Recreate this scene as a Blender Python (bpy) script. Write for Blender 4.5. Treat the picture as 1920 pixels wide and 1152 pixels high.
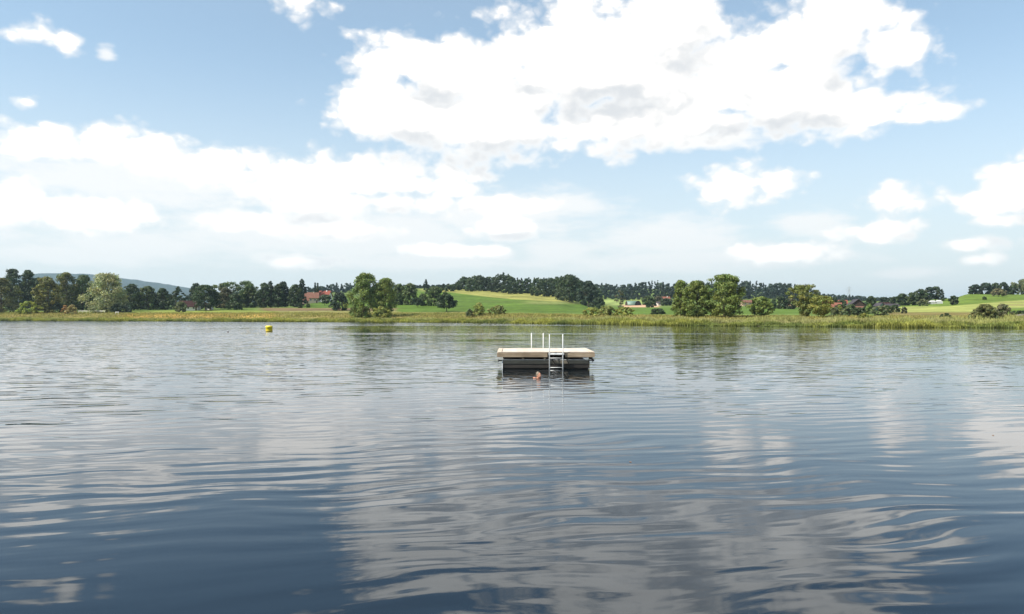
import bpy, bmesh, math, random
import numpy as np
from mathutils import Vector, Matrix, noise as mnoise

for o in list(bpy.data.objects):
    bpy.data.objects.remove(o)
SC = bpy.context.scene
COL = SC.collection

# ------------------------------------------------------------------ camera
F = 1400.0          # focal length in photo pixels (1920 wide)
HZ = 593.0          # photo row of the true horizon
CH = 2.5            # camera height over the water, metres
cam_d = bpy.data.cameras.new("camera")
cam = bpy.data.objects.new("camera", cam_d)
COL.objects.link(cam)
cam.location = (0, 0, CH)
cam.rotation_euler = (math.radians(90), 0, 0)
cam_d.sensor_width = 36.0
cam_d.lens = F / 1920 * 36.0
cam_d.shift_y = (HZ - 576.0) / 1920.0
cam_d.clip_start = 0.1
cam_d.clip_end = 60000
SC.camera = cam
SC.render.resolution_x, SC.render.resolution_y = 1024, 614

# ------------------------------------------------------------------ exposure
SC.view_settings.view_transform = 'Standard'
SC.view_settings.look = 'None'
SC.view_settings.exposure = 0.85
SC.view_settings.gamma = 1.0
SC.view_settings.use_curve_mapping = False
SC.cycles.use_denoising = True
SC.cycles.max_bounces = 8
SC.cycles.diffuse_bounces = 3
SC.cycles.glossy_bounces = 3
SC.cycles.volume_bounces = 0
SC.cycles.transparent_max_bounces = 8
SC.cycles.caustics_reflective = False
SC.cycles.caustics_refractive = False

SUN_EL = math.radians(47)
SUN_AZ = math.radians(-116)     # from +Y towards +X: to the left and a little behind

# ------------------------------------------------------------------ node helper
class NT:
    def __init__(self, tree):
        self.t = tree
        self.t.nodes.clear()
    def n(self, typ, **kw):
        nd = self.t.nodes.new(typ)
        for k, v in kw.items():
            setattr(nd, k, v)
        return nd
    def put(self, sock, v):
        if v is None:
            return
        if hasattr(v, 'is_output') or isinstance(v, bpy.types.NodeSocket):
            self.t.links.new(v, sock)
        else:
            sock.default_value = v
    def m(self, op, a, b=None, c=None, clamp=False):
        nd = self.n('ShaderNodeMath', operation=op, use_clamp=clamp)
        self.put(nd.inputs[0], a); self.put(nd.inputs[1], b); self.put(nd.inputs[2], c)
        return nd.outputs[0]
    def v(self, op, a, b=None, c=None, s=None):
        nd = self.n('ShaderNodeVectorMath', operation=op)
        self.put(nd.inputs[0], a); self.put(nd.inputs[1], b); self.put(nd.inputs[2], c)
        if s is not None:
            self.put(nd.inputs['Scale'], s)
        return nd.outputs['Value'] if op in ('LENGTH', 'DOT_PRODUCT', 'DISTANCE') else nd.outputs['Vector']
    def noise(self, vec, scale, detail=2, rough=.5, out='Fac', dist=0, typ=None):
        nd = self.n('ShaderNodeTexNoise')
        if typ:
            nd.noise_type = typ
        self.put(nd.inputs['Vector'], vec)
        nd.inputs['Scale'].default_value = scale
        nd.inputs['Detail'].default_value = detail
        nd.inputs['Roughness'].default_value = rough
        nd.inputs['Distortion'].default_value = dist
        return nd.outputs[out]
    def smooth(self, x, a, b, lo=0., hi=1.):
        nd = self.n('ShaderNodeMapRange', interpolation_type='SMOOTHSTEP')
        self.put(nd.inputs['Value'], x)
        self.put(nd.inputs['From Min'], a); self.put(nd.inputs['From Max'], b)
        self.put(nd.inputs['To Min'], lo); self.put(nd.inputs['To Max'], hi)
        return nd.outputs['Result']
    def mix(self, f, a, b, blend='MIX'):
        nd = self.n('ShaderNodeMix', data_type='RGBA', blend_type=blend)
        self.put(nd.inputs['Factor'], f)
        self.put(nd.inputs[6], a); self.put(nd.inputs[7], b)
        return nd.outputs[2]
    def comb(self, x, y, z):
        nd = self.n('ShaderNodeCombineXYZ')
        self.put(nd.inputs[0], x); self.put(nd.inputs[1], y); self.put(nd.inputs[2], z)
        return nd.outputs[0]
    def sep(self, v):
        nd = self.n('ShaderNodeSeparateXYZ')
        self.put(nd.inputs[0], v)
        return nd.outputs

# ------------------------------------------------------------------ world: Nishita sky with cumulus clouds
# solid cloud lobes: column, row, half width, half height (photo pixels, turned into sky angles)
SOLID = [
    (1120, 120, 270, 120), (1245, 55, 115, 95), (1075, 45, 85, 75), (965, 105, 70, 45),
    (800, 122, 165, 48), (880, 165, 150, 60), (1400, 120, 130, 70), (760, 208, 150, 66), (930, 222, 220, 72), (1180, 228, 270, 62),
    (1530, 85, 170, 82), (1672, 92, 88, 46), (1440, 175, 230, 82), (1610, 205, 150, 48), (1725, 212, 95, 20),
    (60, 262, 140, 38, .10), (245, 272, 160, 42, .10), (420, 318, 190, 46, .12), (570, 352, 150, 40, .12),
    (715, 340, 150, 58), (850, 342, 62, 40), (690, 380, 250, 34, .1), (930, 385, 180, 24, .12),
    (30, 378, 105, 50), (170, 400, 130, 40), (455, 416, 105, 24), (620, 432, 150, 26), (950, 432, 85, 26),
    (860, 470, 160, 16), (570, 490, 95, 13),
    (1370, 345, 130, 50, .18), (1455, 345, 100, 34, .2), (1680, 377, 100, 42, .18), (1660, 433, 125, 28, .18), (1915, 340, 80, 54, .1), (1880, 378, 110, 30, .1),
    (1460, 474, 125, 26, .18), (1815, 455, 105, 22, .2), (1840, 488, 55, 17, .25), (1880, 416, 85, 19, .2),
    (80, 68, 95, 42, .42), (122, 80, 70, 30, .42), (52, 192, 62, 24, .45), (566, 4, 80, 52, .25), (652, 66, 50, 28, .5), (200, 100, 28, 22, .55),
]
VEIL = [
    (150, 330, 180, 40), (330, 345, 260, 60), (640, 440, 380, 60), (250, 455, 280, 38), (120, 480, 220, 26),
    (1250, 448, 160, 40), (1500, 418, 75, 26), (1330, 485, 260, 24), (1690, 514, 70, 12), (800, 490, 330, 22),
    (960, 400, 200, 40), (1080, 385, 70, 24), (200, 102, 20, 14), (1300, 262, 150, 16), (1040, 470, 90, 22),
]
def sky_angles(px, py):
    x = (px - 960) / F; z = (HZ - py) / F
    return math.atan(x), math.atan(z / math.sqrt(1 + x * x))

world = bpy.data.worlds.new("World")
SC.world = world
world.use_nodes = True

def lobes_group(name, blobs, k):
    g = bpy.data.node_groups.new(name, 'ShaderNodeTree')
    g.interface.new_socket('P', in_out='INPUT', socket_type='NodeSocketVector')
    g.interface.new_socket('V', in_out='OUTPUT', socket_type='NodeSocketFloat')
    q = NT(g)
    gi = q.n('NodeGroupInput'); go = q.n('NodeGroupOutput')
    acc = None
    for (cx, cy, rx, ry, *lo) in blobs:
        a, e = sky_angles(cx, cy)
        ca = math.cos(a)
        ra = rx / F * ca * ca; re = ry / F * ca
        w = q.v('MULTIPLY_ADD', gi.outputs[0], (1 / ra, 1 / re, 0), (-a / ra, -e / re, 0))
        d = q.v('LENGTH', w)
        if lo: d = q.m('ADD', d, lo[0])
        acc = d if acc is None else q.m('SMOOTH_MIN', acc, d, k)
    q.put(go.inputs[0], q.m('SUBTRACT', 1.0, acc))
    return g

g_solid = lobes_group('cloud_lobes', SOLID, .22)
g_veil = lobes_group('veil_lobes', VEIL, .25)
W = NT(world.node_tree)
sky = W.n('ShaderNodeTexSky', sky_type='NISHITA')
sky.sun_disc = False
sky.sun_elevation = SUN_EL
sky.sun_rotation = SUN_AZ
sky.altitude = 500
sky.air_density = 0.9
sky.dust_density = 1.0
sky.ozone_density = 2.0
D = W.n('ShaderNodeTexCoord').outputs['Generated']
Dn = W.v('NORMALIZE', D)
dx, dy, dz = W.sep(Dn)
az = W.m('ARCTAN2', dx, dy)
el = W.m('ARCSINE', dz)
P = W.comb(az, el, 0)
def group(g, p):
    nd = W.n('ShaderNodeGroup'); nd.node_tree = g
    W.put(nd.inputs[0], p)
    return nd.outputs[0]
# puffs get smaller and flatter towards the horizon
elc = W.m('MAXIMUM', el, 0.02)
def cloud_noise(p, detail, zoff):
    q = W.v('MULTIPLY_ADD', p, (8.0, 14.0, 0.0), (3.7, 1.3, zoff))
    return W.noise(q, 1.0, detail, .55, dist=.25)
def puff_noise(p):
    # rounded cauliflower bumps with a little fray
    q = W.v('MULTIPLY_ADD', p, (26.0, 38.0, 0.0), (.7, 5.3, 1.))
    fray = W.n('ShaderNodeTexNoise'); W.put(fray.inputs['Vector'], q); fray.inputs['Scale'].default_value = 1.6; fray.inputs['Detail'].default_value = 5; fray.inputs['Roughness'].default_value = .55
    qq = W.v('ADD', q, W.v('SCALE', W.v('SUBTRACT', fray.outputs['Color'], (.5, .5, .5)), s=.55))
    vo = W.n('ShaderNodeTexVoronoi', voronoi_dimensions='2D', feature='F1')
    W.put(vo.inputs['Vector'], qq); vo.inputs['Scale'].default_value = 1.0
    vo.inputs['Detail'].default_value = 1.5; vo.inputs['Roughness'].default_value = .5; vo.inputs['Lacunarity'].default_value = 2.3
    return W.m('MULTIPLY_ADD', vo.outputs['Distance'], -.62, W.m('MULTIPLY_ADD', fray.outputs['Fac'], .55, .02))
P2 = W.v('ADD', P, (-.016, .042, 0))
low1 = W.m('SUBTRACT', cloud_noise(P, 2, .0), .5)
low2 = W.m('SUBTRACT', cloud_noise(P2, 2, .0), .5)
puf = puff_noise(P)
n1 = W.m('MULTIPLY_ADD', puf, .62, low1)
lob1 = group(g_solid, P)
lob2 = group(g_solid, P2)
# beyond the picture the same kind of broken cumulus goes on
out = W.m('MAXIMUM', W.smooth(W.m('ABSOLUTE', az), .66, .95), W.smooth(el, .44, .62))
gen = W.m('SUBTRACT', W.noise(W.v('MULTIPLY_ADD', P, (2.4, 5.0, 0), (11.3, 4.1, 2.2)), 1.0, 2, .5), .5)
gen = W.m('SUBTRACT', W.m('MULTIPLY', gen, 5.0), .35)
gen = W.m('SUBTRACT', gen, W.m('MULTIPLY', W.m('SUBTRACT', 1.0, out), 6.0))
f1 = W.m('MAXIMUM', lob1, gen)
f2 = W.m('MAXIMUM', lob2, gen)
d1 = W.m('ADD', W.m('MULTIPLY_ADD', n1, 1.5, f1), .19)
s1 = W.m('MULTIPLY_ADD', low1, 1.5, f1)
s2 = W.m('MULTIPLY_ADD', low2, 1.5, f2)
up = W.smooth(dz, .0, .01)
a1 = W.smooth(d1, -.12, .46)
veil = W.m('MULTIPLY_ADD', W.m('SUBTRACT', W.noise(W.v('MULTIPLY_ADD', P, (9., 34., 0.), (1.7, 7.3, 4.)), 1.0, 7, .62), .5), 3.0, group(g_veil, P))
av = W.m('MULTIPLY', W.smooth(veil, -.35, .65), .80)
alpha = W.m('SUBTRACT', 1.0, W.m('MULTIPLY', W.m('SUBTRACT', 1.0, a1), W.m('SUBTRACT', 1.0, av)))
alpha = W.m('MULTIPLY', W.m('MULTIPLY', alpha, up), W.smooth(el, .0, .15, .6, 1.))
rise = W.m('SUBTRACT', s2, s1)          # growing cloud overhead: its underside
billow = W.m('SUBTRACT', puff_noise(W.v('ADD', P, (-.007, .011, 0))), puf)   # each puff shades the one below
shade = W.m('MULTIPLY_ADD', W.m('MINIMUM', s1, 1.2), .45, rise)
shade = W.m('MULTIPLY_ADD', billow, .38, shade)
shade = W.m('MULTIPLY', W.smooth(shade, -.35, .85), W.smooth(d1, -.15, .5))
# sunlit crowns are brighter than the undersides
ccol = W.mix(W.smooth(shade, .0, .92), (1.05, .97, .88, 1), (.440, .452, .466, 1))
ccol = W.mix(W.m('MULTIPLY', W.smooth(d1, .1, .7), W.smooth(el, .02, .24, .35, 1.)), (.60, .592, .58, 1), ccol)
# thin bright mist over the whole horizon, under and behind the clouds
mist = W.m('MULTIPLY', W.smooth(el, -.02, .36, .95, .22), up)
mistc = (.470, .489, .490, 1)
bg_sky = W.n('ShaderNodeBackground'); W.put(bg_sky.inputs[0], W.v('MULTIPLY', sky.outputs[0], (.95, 1.12, 1.03))); bg_sky.inputs[1].default_value = .108
bg_cl = W.n('ShaderNodeBackground'); W.put(bg_cl.inputs[0], ccol); bg_cl.inputs[1].default_value = 1.0
bg_mi = W.n('ShaderNodeBackground'); bg_mi.inputs[0].default_value = mistc
m0 = W.n('ShaderNodeMixShader')
W.put(m0.inputs[0], mist); W.put(m0.inputs[1], bg_sky.outputs[0]); W.put(m0.inputs[2], bg_mi.outputs[0])
ms = W.n('ShaderNodeMixShader')
W.put(ms.inputs[0], alpha); W.put(ms.inputs[1], m0.outputs[0]); W.put(ms.inputs[2], bg_cl.outputs[0])
wo = W.n('ShaderNodeOutputWorld'); W.put(wo.inputs[0], ms.outputs[0])
world.cycles.sampling_method = 'MANUAL'
world.cycles.sample_map_resolution = 512

# ------------------------------------------------------------------ sun
sd = bpy.data.lights.new("sun", 'SUN')
sd.energy = 4.0
sd.angle = math.radians(.53)
sd.color = (1.0, .95, .87)
sun = bpy.data.objects.new("sun", sd)
COL.objects.link(sun)
sv = Vector((math.sin(SUN_AZ) * math.cos(SUN_EL), math.cos(SUN_AZ) * math.cos(SUN_EL), math.sin(SUN_EL)))
sun.rotation_euler = sv.to_track_quat('Z', 'Y').to_euler()
sun.location = sv * 300

# ------------------------------------------------------------------ object helpers
def at(px, py, Y):
    return Vector(((px - 960) / F * Y, Y, CH + (HZ - py) * Y / F))

def tag(o, label=None, cat=None, group=None, kind=None):
    if label: o['label'] = label
    if cat: o['category'] = cat
    if group: o['group'] = group
    if kind: o['kind'] = kind
    return o

def link(name, me, parent=None, loc=None, rot=None):
    o = bpy.data.objects.new(name, me)
    COL.objects.link(o)
    if parent is not None: o.parent = parent
    if loc is not None: o.location = loc
    if rot is not None: o.rotation_euler = rot
    return o

def empty(name, loc, rz=0.0):
    o = link(name, None, None, loc, (0, 0, rz))
    o.empty_display_size = .3
    return o

def np_mesh(name, verts, faces, mat, cols=None, smooth=False):
    """verts (n,3); faces (m,k); cols (n,3) stored as point colour 'tint'."""
    verts = np.asarray(verts, np.float32); faces = np.asarray(faces, np.int32)
    me = bpy.data.meshes.new(name)
    k = faces.shape[1]; m = len(faces)
    me.vertices.add(len(verts)); me.vertices.foreach_set('co', verts.ravel())
    me.loops.add(m * k); me.loops.foreach_set('vertex_index', faces.ravel())
    me.polygons.add(m)
    me.polygons.foreach_set('loop_start', np.arange(0, m * k, k, dtype=np.int32))
    me.polygons.foreach_set('loop_total', np.full(m, k, np.int32))
    if smooth:
        me.polygons.foreach_set('use_smooth', np.ones(m, bool))
    if cols is not None:
        a = me.color_attributes.new('tint', 'FLOAT_COLOR', 'POINT')
        c = np.ones((len(verts), 4), np.float32); c[:, :3] = cols
        a.data.foreach_set('color', c.ravel())
    me.update(calc_edges=True)
    if mat is not None: me.materials.append(mat)
    return me

class MB:
    """collects boxes, tubes and prisms into ONE mesh"""
    def __init__(self): self.bm = bmesh.new()
    def box(self, c, s, rot=None, bev=0):
        M = Matrix.Translation(Vector(c))
        if rot is not None: M = M @ rot.to_4x4()
        M = M @ Matrix.Diagonal((s[0], s[1], s[2], 1))
        r = bmesh.ops.create_cube(self.bm, size=1, matrix=M)
        if bev:
            es = list({e for v in r['verts'] for e in v.link_edges})
            bmesh.ops.bevel(self.bm, geom=es, offset=bev, segments=2, affect='EDGES', profile=.6)
        return self
    def tube(self, pts, radii, seg=8):
        pts = [Vector(p) for p in pts]
        if not hasattr(radii, '__len__'): radii = [radii] * len(pts)
        rings = []
        for i, p in enumerate(pts):
            d = (pts[min(i + 1, len(pts) - 1)] - pts[max(i - 1, 0)]).normalized()
            a = d.cross(Vector((0, 0, 1)) if abs(d.z) < .9 else Vector((1, 0, 0))).normalized()
            b = d.cross(a)
            rings.append([self.bm.verts.new(p + (a * math.cos(t) + b * math.sin(t)) * radii[i])
                          for t in [2 * math.pi * k / seg for k in range(seg)]])
        for r0, r1 in zip(rings, rings[1:]):
            for k in range(seg):
                self.bm.faces.new((r0[k], r0[(k + 1) % seg], r1[(k + 1) % seg], r1[k]))
        self.bm.faces.new(rings[0][::-1]); self.bm.faces.new(rings[-1])
        return self
    def poly(self, verts, faces):
        vs = [self.bm.verts.new(v) for v in verts]
        for f in faces: self.bm.faces.new([vs[i] for i in f])
        return self
    def lathe(self, prof, seg=20, c=(0, 0, 0)):
        rings = [[self.bm.verts.new((c[0] + r * math.cos(2 * math.pi * k / seg), c[1] + r * math.sin(2 * math.pi * k / seg), c[2] + z)) for k in range(seg)] for r, z in prof]
        for r0, r1 in zip(rings, rings[1:]):
            for k in range(seg):
                self.bm.faces.new((r0[k], r0[(k + 1) % seg], r1[(k + 1) % seg], r1[k]))
        self.bm.faces.new(rings[0][::-1]); self.bm.faces.new(rings[-1])
        return self
    def ball(self, c, r, sub=2):
        r = r if hasattr(r, '__len__') else (r, r, r)
        bmesh.ops.create_icosphere(self.bm, subdivisions=sub, radius=1, matrix=Matrix.Translation(Vector(c)) @ Matrix.Diagonal((r[0], r[1], r[2], 1)))
        return self
    def build(self, name, mat, parent=None, smooth=False, loc=None):
        me = bpy.data.meshes.new(name)
        bmesh.ops.recalc_face_normals(self.bm, faces=self.bm.faces)
        if smooth:
            for f in self.bm.faces: f.smooth = True
        self.bm.to_mesh(me); self.bm.free()
        me.materials.append(mat)
        return link(name, me, parent, loc)

def material(name, rough=.8):
    m = bpy.data.materials.new(name); m.use_nodes = True
    q = NT(m.node_tree)
    b = q.n('ShaderNodeBsdfPrincipled'); b.inputs['Roughness'].default_value = rough
    o = q.n('ShaderNodeOutputMaterial'); q.put(o.inputs[0], b.outputs[0])
    return m, q, b

def plain(name, c, rough=.7, var=.15, scale=3., metal=0., bump=0.):
    """colour with natural grain"""
    m, q, b = material(name, rough)
    p = q.n('ShaderNodeTexCoord').outputs['Object']
    n = q.noise(p, scale, 5, .6)
    f = q.m('MULTIPLY_ADD', q.m('SUBTRACT', n, .5), 2 * var * 1.6, 1.0)
    q.put(b.inputs['Base Color'], q.v('SCALE', q.comb(*c), s=f))
    b.inputs['Metallic'].default_value = metal
    if rough > .6: b.inputs['Specular IOR Level'].default_value = .15
    if bump:
        bn = q.n('ShaderNodeBump'); bn.inputs['Distance'].default_value = bump
        q.put(bn.inputs['Height'], n); q.put(b.inputs['Normal'], bn.outputs[0])
    return m

def wood(name, c0, c1, axis, rough=.75):
    m, q, b = material(name, rough)
    p = q.n('ShaderNodeTexCoord').outputs['Object']
    s = [22., 22., 22.]; s[axis] = 1.1
    n = q.noise(q.v('MULTIPLY', p, tuple(s)), 1.0, 6, .65)
    blot = q.noise(p, 1.6, 3, .6)
    rnd = q.n('ShaderNodeObjectInfo').outputs['Random']
    f = q.smooth(q.m('ADD', q.m('MULTIPLY_ADD', blot, .5, q.m('MULTIPLY', n, .6)), q.m('MULTIPLY', rnd, .16)), .38, .86)
    q.put(b.inputs['Base Color'], q.mix(f, (*c0, 1), (*c1, 1)))
    bn = q.n('ShaderNodeBump'); bn.inputs['Distance'].default_value = .004
    q.put(bn.inputs['Height'], n); q.put(b.inputs['Normal'], bn.outputs[0])
    return m

# leaves: the tint comes from the plant, thin enough to let some light through
def leaf_material(name, trans):
    m, q, b = material(name, .55)
    at_ = q.n('ShaderNodeAttribute'); at_.attribute_name = 'tint'
    b.inputs['Specular IOR Level'].default_value = .25
    q.put(b.inputs['Base Color'], at_.outputs['Color'])
    tr = q.n('ShaderNodeBsdfTranslucent')
    q.put(tr.inputs[0], q.v('MULTIPLY', at_.outputs['Color'], (1.15, 1.25, .7)))
    mx = q.n('ShaderNodeMixShader'); mx.inputs[0].default_value = trans
    q.put(mx.inputs[1], b.outputs[0]); q.put(mx.inputs[2], tr.outputs[0])
    o = [n for n in m.node_tree.nodes if n.type == 'OUTPUT_MATERIAL'][0]
    q.put(o.inputs[0], mx.outputs[0])
    return m
M_LEAF = leaf_material('leaves', .28)
M_REED = leaf_material('reed_blades', .30)
M_BARK = plain('bark', (.085, .065, .048), .9, .4, 2.5)

# ------------------------------------------------------------------ terrain shape
SHORE_PX = [-1040, -400, 0, 300, 450, 600, 860, 1000, 1200, 1400, 1700, 1920, 2960]
SHORE_Y = [430, 425, 402, 345, 318, 303, 280, 236, 205, 184, 163, 158, 140]
def shore(px): return np.interp(px, SHORE_PX, SHORE_Y)
# per photo column: (metres behind the shoreline, photo row of the ground there)
ST = {
    -1040: [(40, 588), (120, 583), (400, 577), (1500, 572)],
    0: [(40, 589), (90, 584), (130, 582), (300, 578), (1500, 574)],
    300: [(45, 590), (90, 585), (130, 581.5), (330, 577), (1500, 573)],
    500: [(45, 590), (90, 585), (140, 578.5), (210, 576), (480, 571), (1500, 566)],
    600: [(45, 590), (85, 585), (130, 580), (170, 576), (240, 569), (290, 566), (500, 556), (1200, 545)],
    690: [(45, 590), (85, 586), (130, 580), (180, 575), (280, 567), (500, 555), (1200, 545)],
    780: [(45, 590), (85, 586.5), (130, 581), (190, 572), (270, 566), (400, 548), (600, 541), (900, 541)],
    840: [(45, 590), (85, 586.5), (120, 583), (220, 569), (420, 544), (480, 541.5), (900, 541)],
    900: [(40, 591), (80, 587), (140, 581), (260, 566), (410, 547.5), (480, 545), (900, 541)],
    960: [(40, 592), (80, 588), (140, 582), (260, 568), (390, 554), (480, 549), (900, 541)],
    1040: [(40, 593), (80, 589), (150, 583), (260, 572), (370, 561.5), (460, 556), (900, 545)],
    1085: [(40, 593), (80, 590), (160, 585), (260, 578), (360, 569), (460, 560), (900, 548)],
    1120: [(40, 593.5), (80, 591), (160, 587), (300, 581), (420, 577), (700, 565), (900, 555), (1300, 540)],
    1180: [(40, 594), (80, 592), (160, 588), (300, 582), (420, 578), (600, 571), (760, 563.5), (860, 560), (1300, 540)],
    1300: [(40, 595), (80, 592), (160, 587), (300, 580), (480, 574), (700, 566), (900, 560), (1300, 541)],
    1450: [(40, 596), (80, 593), (160, 587), (300, 579), (480, 572), (700, 565), (900, 559), (1300, 548)],
    1550: [(40, 597), (80, 594), (160, 589), (300, 582), (480, 574), (700, 569), (1000, 565), (1400, 560)],
    1640: [(40, 597), (80, 594), (160, 588), (300, 580), (420, 575), (600, 570), (900, 567), (1400, 562)],
    1700: [(40, 597), (80, 593.5), (140, 588), (240, 579), (320, 574), (420, 570.5), (560, 567), (1200, 563)],
    1780: [(40, 597), (80, 593), (140, 587), (240, 576), (320, 569.5), (420, 562), (520, 560), (1200, 560)],
    1820: [(40, 597), (80, 592.5), (140, 585), (240, 573), (320, 563), (400, 553), (460, 551.5), (800, 556), (1200, 559)],
    1920: [(40, 597), (80, 592), (140, 584), (240, 572), (320, 562), (400, 553.5), (460, 552), (800, 556), (1200, 559)],
    2960: [(40, 597), (80, 592), (140, 586), (240, 576), (400, 563), (800, 560), (1200, 559)],
}
_px = np.array(sorted(ST)); _T = []
for p_ in _px:
    s_ = float(shore(p_))
    tt = [-40, -6, 0, 2, 12]; zz = [-2.5, -.7, 0.02, .25, .45]
    for (t_, y_) in ST[p_]:
        tt.append(t_); zz.append(max(.5, CH + (HZ - y_) * (s_ + t_) / F))
    tt.append(9000); zz.append(zz[-1])
    _T.append((tt, zz))
def ground(px, Y):
    px = np.clip(np.atleast_1d(np.asarray(px, float)), _px[0], _px[-1]); Y = np.atleast_1d(np.asarray(Y, float))
    px, Y = np.broadcast_arrays(px, Y)
    t = Y - shore(px)
    i = np.clip(np.searchsorted(_px, px, side='right') - 1, 0, len(_px) - 2)
    w = (px - _px[i]) / (_px[i + 1] - _px[i])
    w = w * w * (3 - 2 * w)
    Z = np.array([np.interp(t, a, b) for a, b in _T])
    Zi = np.take_along_axis(Z, i[None, ...], 0)[0]; Zj = np.take_along_axis(Z, (i + 1)[None, ...], 0)[0]
    return Zi * (1 - w) + Zj * w
def gz(px, Y): return float(ground(px, Y).ravel()[0])

# ------------------------------------------------------------------ ground sheet
def hash_noise(x, y, s):
    """cheap smooth value noise on arrays"""
    def h(i, j):
        v = np.sin(i * 127.1 + j * 311.7 + s * 74.7) * 43758.5453
        return v - np.floor(v)
    xi, yi = np.floor(x), np.floor(y); u, v = x - xi, y - yi
    u = u * u * (3 - 2 * u); v = v * v * (3 - 2 * v)
    return (h(xi, yi) * (1 - u) + h(xi + 1, yi) * u) * (1 - v) + (h(xi, yi + 1) * (1 - u) + h(xi + 1, yi + 1) * u) * v

az_f = np.radians(np.arange(-55, 55.01, .16))
az_b = np.radians(np.arange(59, 301.1, 4.0))
AZ = np.concatenate([az_f, az_b])
RY = np.concatenate([[12, 40, 90], np.arange(120, 320, 3.), np.arange(320, 760, 5.), np.geomspace(760, 9500, 40)])
aa, yy = np.meshgrid(AZ, RY)
front = np.abs(aa) <= math.radians(55.01)
c55 = math.cos(math.radians(55))
ca = np.where(front, np.cos(aa), c55)
rr = yy / ca
X = rr * np.sin(aa); Yw = rr * np.cos(aa)
back = np.clip((np.where(aa > math.pi, 2 * math.pi - aa, np.abs(aa)) - math.radians(55)) / math.radians(125), 0, 1)
pxg = np.where(front, 960 + F * np.tan(np.where(front, aa, 0)), np.where(aa > math.pi, -1040, 2960))
# behind the camera the shore comes round close
sh_eff = shore(pxg) * (1 - back) + 16 * back
yq = yy + (shore(pxg) - sh_eff)
Zg = ground(pxg, yq)
und = (hash_noise(X / 23, Yw / 23, 1) - .5) * .5 + (hash_noise(X / 9, Yw / 9, 2) - .5) * .2
Zg = np.where(yq - shore(pxg) > 14, Zg + und, Zg)
tg = yq - shore(pxg)
rowp = HZ - (Zg - CH) * F / np.maximum(yy, 1)     # parcels were surveyed off the photo

C = np.zeros(X.shape + (3,))
SEDGE = np.array((.23, .185, .062)); GOLD = np.array((.40, .245, .065)); MEAD = np.array((.105, .15, .032))
GREEN = np.array((.078, .130, .018)); BROWN = np.array((.17, .105, .06)); STRAW = np.array((.27, .25, .085))
PALE = np.array((.25, .27, .085)); EARTH = np.array((.06, .05, .03)); LIME = np.array((.19, .22, .045)); TAN = np.array((.48, .30, .19))
C[:] = MEAD
wob = (hash_noise(X / 30, Yw / 12, 5) - .5) * 2
wob2 = (hash_noise(X / 11, Yw / 5, 6) - .5) * 2
def zone(mask, col, k=1.0):
    mk = np.clip(mask, 0, 1)[..., None] * k
    C[:] = C * (1 - mk) + np.array(col) * mk
def band(v, a, b, s): return np.clip((v - a) / s + .5, 0, 1) * np.clip((b - v) / s + .5, 0, 1)
pxw = pxg + 6 * wob
zone(band(tg + 6 * wob, 12, 62, 8), SEDGE)
zone(band(tg + 8 * wob, 22, 78, 8) * band(pxw, 230, 520, 30), GOLD)
zone(band(tg + 6 * wob, 60, 110, 10) * band(pxw, 160, 560, 40), LIME)
zone(band(rowp + .6 * wob, 577.5, 583.5, 1.5) * band(pxw, 490, 900, 20), BROWN, .85)
zone(band(rowp + .5 * wob, 583.5, 590, 1.5) * band(pxw, 520, 890, 20), STRAW * .8)
zone(band(rowp + .3 * wob, 555, 578, 1.2) * band(pxw, 556, 860, 12), GREEN)
zone(band(rowp + .4 * wob, 540, 587, 1.5) * band(pxw, 745, 1115, 10) * np.clip((tg - 90) / 10, 0, 1), GREEN)
edge = np.interp(pxg, [800, 840, 900, 960, 1040, 1085, 1120], [543.5, 544.5, 549.5, 555, 562, 566, 568])
ew = np.interp(pxg, [800, 840, 900, 960, 1040, 1085], [3, 3.5, 6, 6.5, 4, 2])
zone(band(rowp + .5 * wob, edge - 9, edge + ew, 1.5) * band(pxw, 790, 1075, 20), STRAW * np.array((.95, 1., .8)))
zone(band(rowp + .8 * wob, 565.5, 570.5, 2) * band(pxw, 985, 1085, 30), PALE * .8, .7)
zone(band(rowp + .5 * wob2, 564.5, 567.5, 1) * band(pxw, 900, 985, 14), MEAD * .7, .6)
zone(band(rowp + .5 * wob, 562, 573, 1) * band(pxw, 1118, 1207, 4), PALE * np.array((.95, 1.08, 1.)))
zone(band(rowp + .2 * wob, 571.5, 577.5, 1) * band(pxw, 1165, 1236, 6), TAN)
zone(band(rowp + .4 * wob, 576.5, 589, 1.2) * band(pxw, 1110, 1520, 10), GREEN * 1.05)
zone(band(rowp + .4 * wob, 571, 576, 1.0) * band(pxw, 1470, 1500, 5), TAN * .8, .7)
zone(band(rowp, 545, 600, 2) * band(pxw, 1660, 3000, 10) * np.clip((tg - 60) / 10, 0, 1), GREEN * np.array((1.35, 1.2, 1.2)))
zone(band(rowp + .6 * wob - np.interp(pxg, [1680, 1800, 1850, 1920], [576.2, 573, 568, 563]), 0, 14, 1.0) * band(pxw, 1672, 3000, 14), PALE * np.array((1.05, 1.05, .9)))
zone(band(rowp + .3 * wob2, 571.5, 573.2, .8) * band(pxw, 1880, 3000, 14), BROWN * 1.2, .7)
zone(band(rowp + .3 * wob2, 566.0, 568.0, .8) * band(pxw, 1870, 3000, 14), STRAW * .8, .7)
zone(band(rowp + .3 * wob2, 578.0, 580.0, .8) * band(pxw, 1890, 3000, 14), MEAD, .7)
zone(band(rowp + .6 * wob, 585.5, 592, 1.5) * band(pxw, 1660, 1830, 10), SEDGE * .75)
zone(np.clip((14 - tg) / 4, 0, 1), EARTH)
zone(np.clip((tg - 520) / 60, 0, 1) * np.where((pxg > 1118) & (pxg < 1210), 0, 1), MEAD * .8, .8)
C *= (1 + .22 * wob2 + .15 * wob)[..., None]
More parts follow.
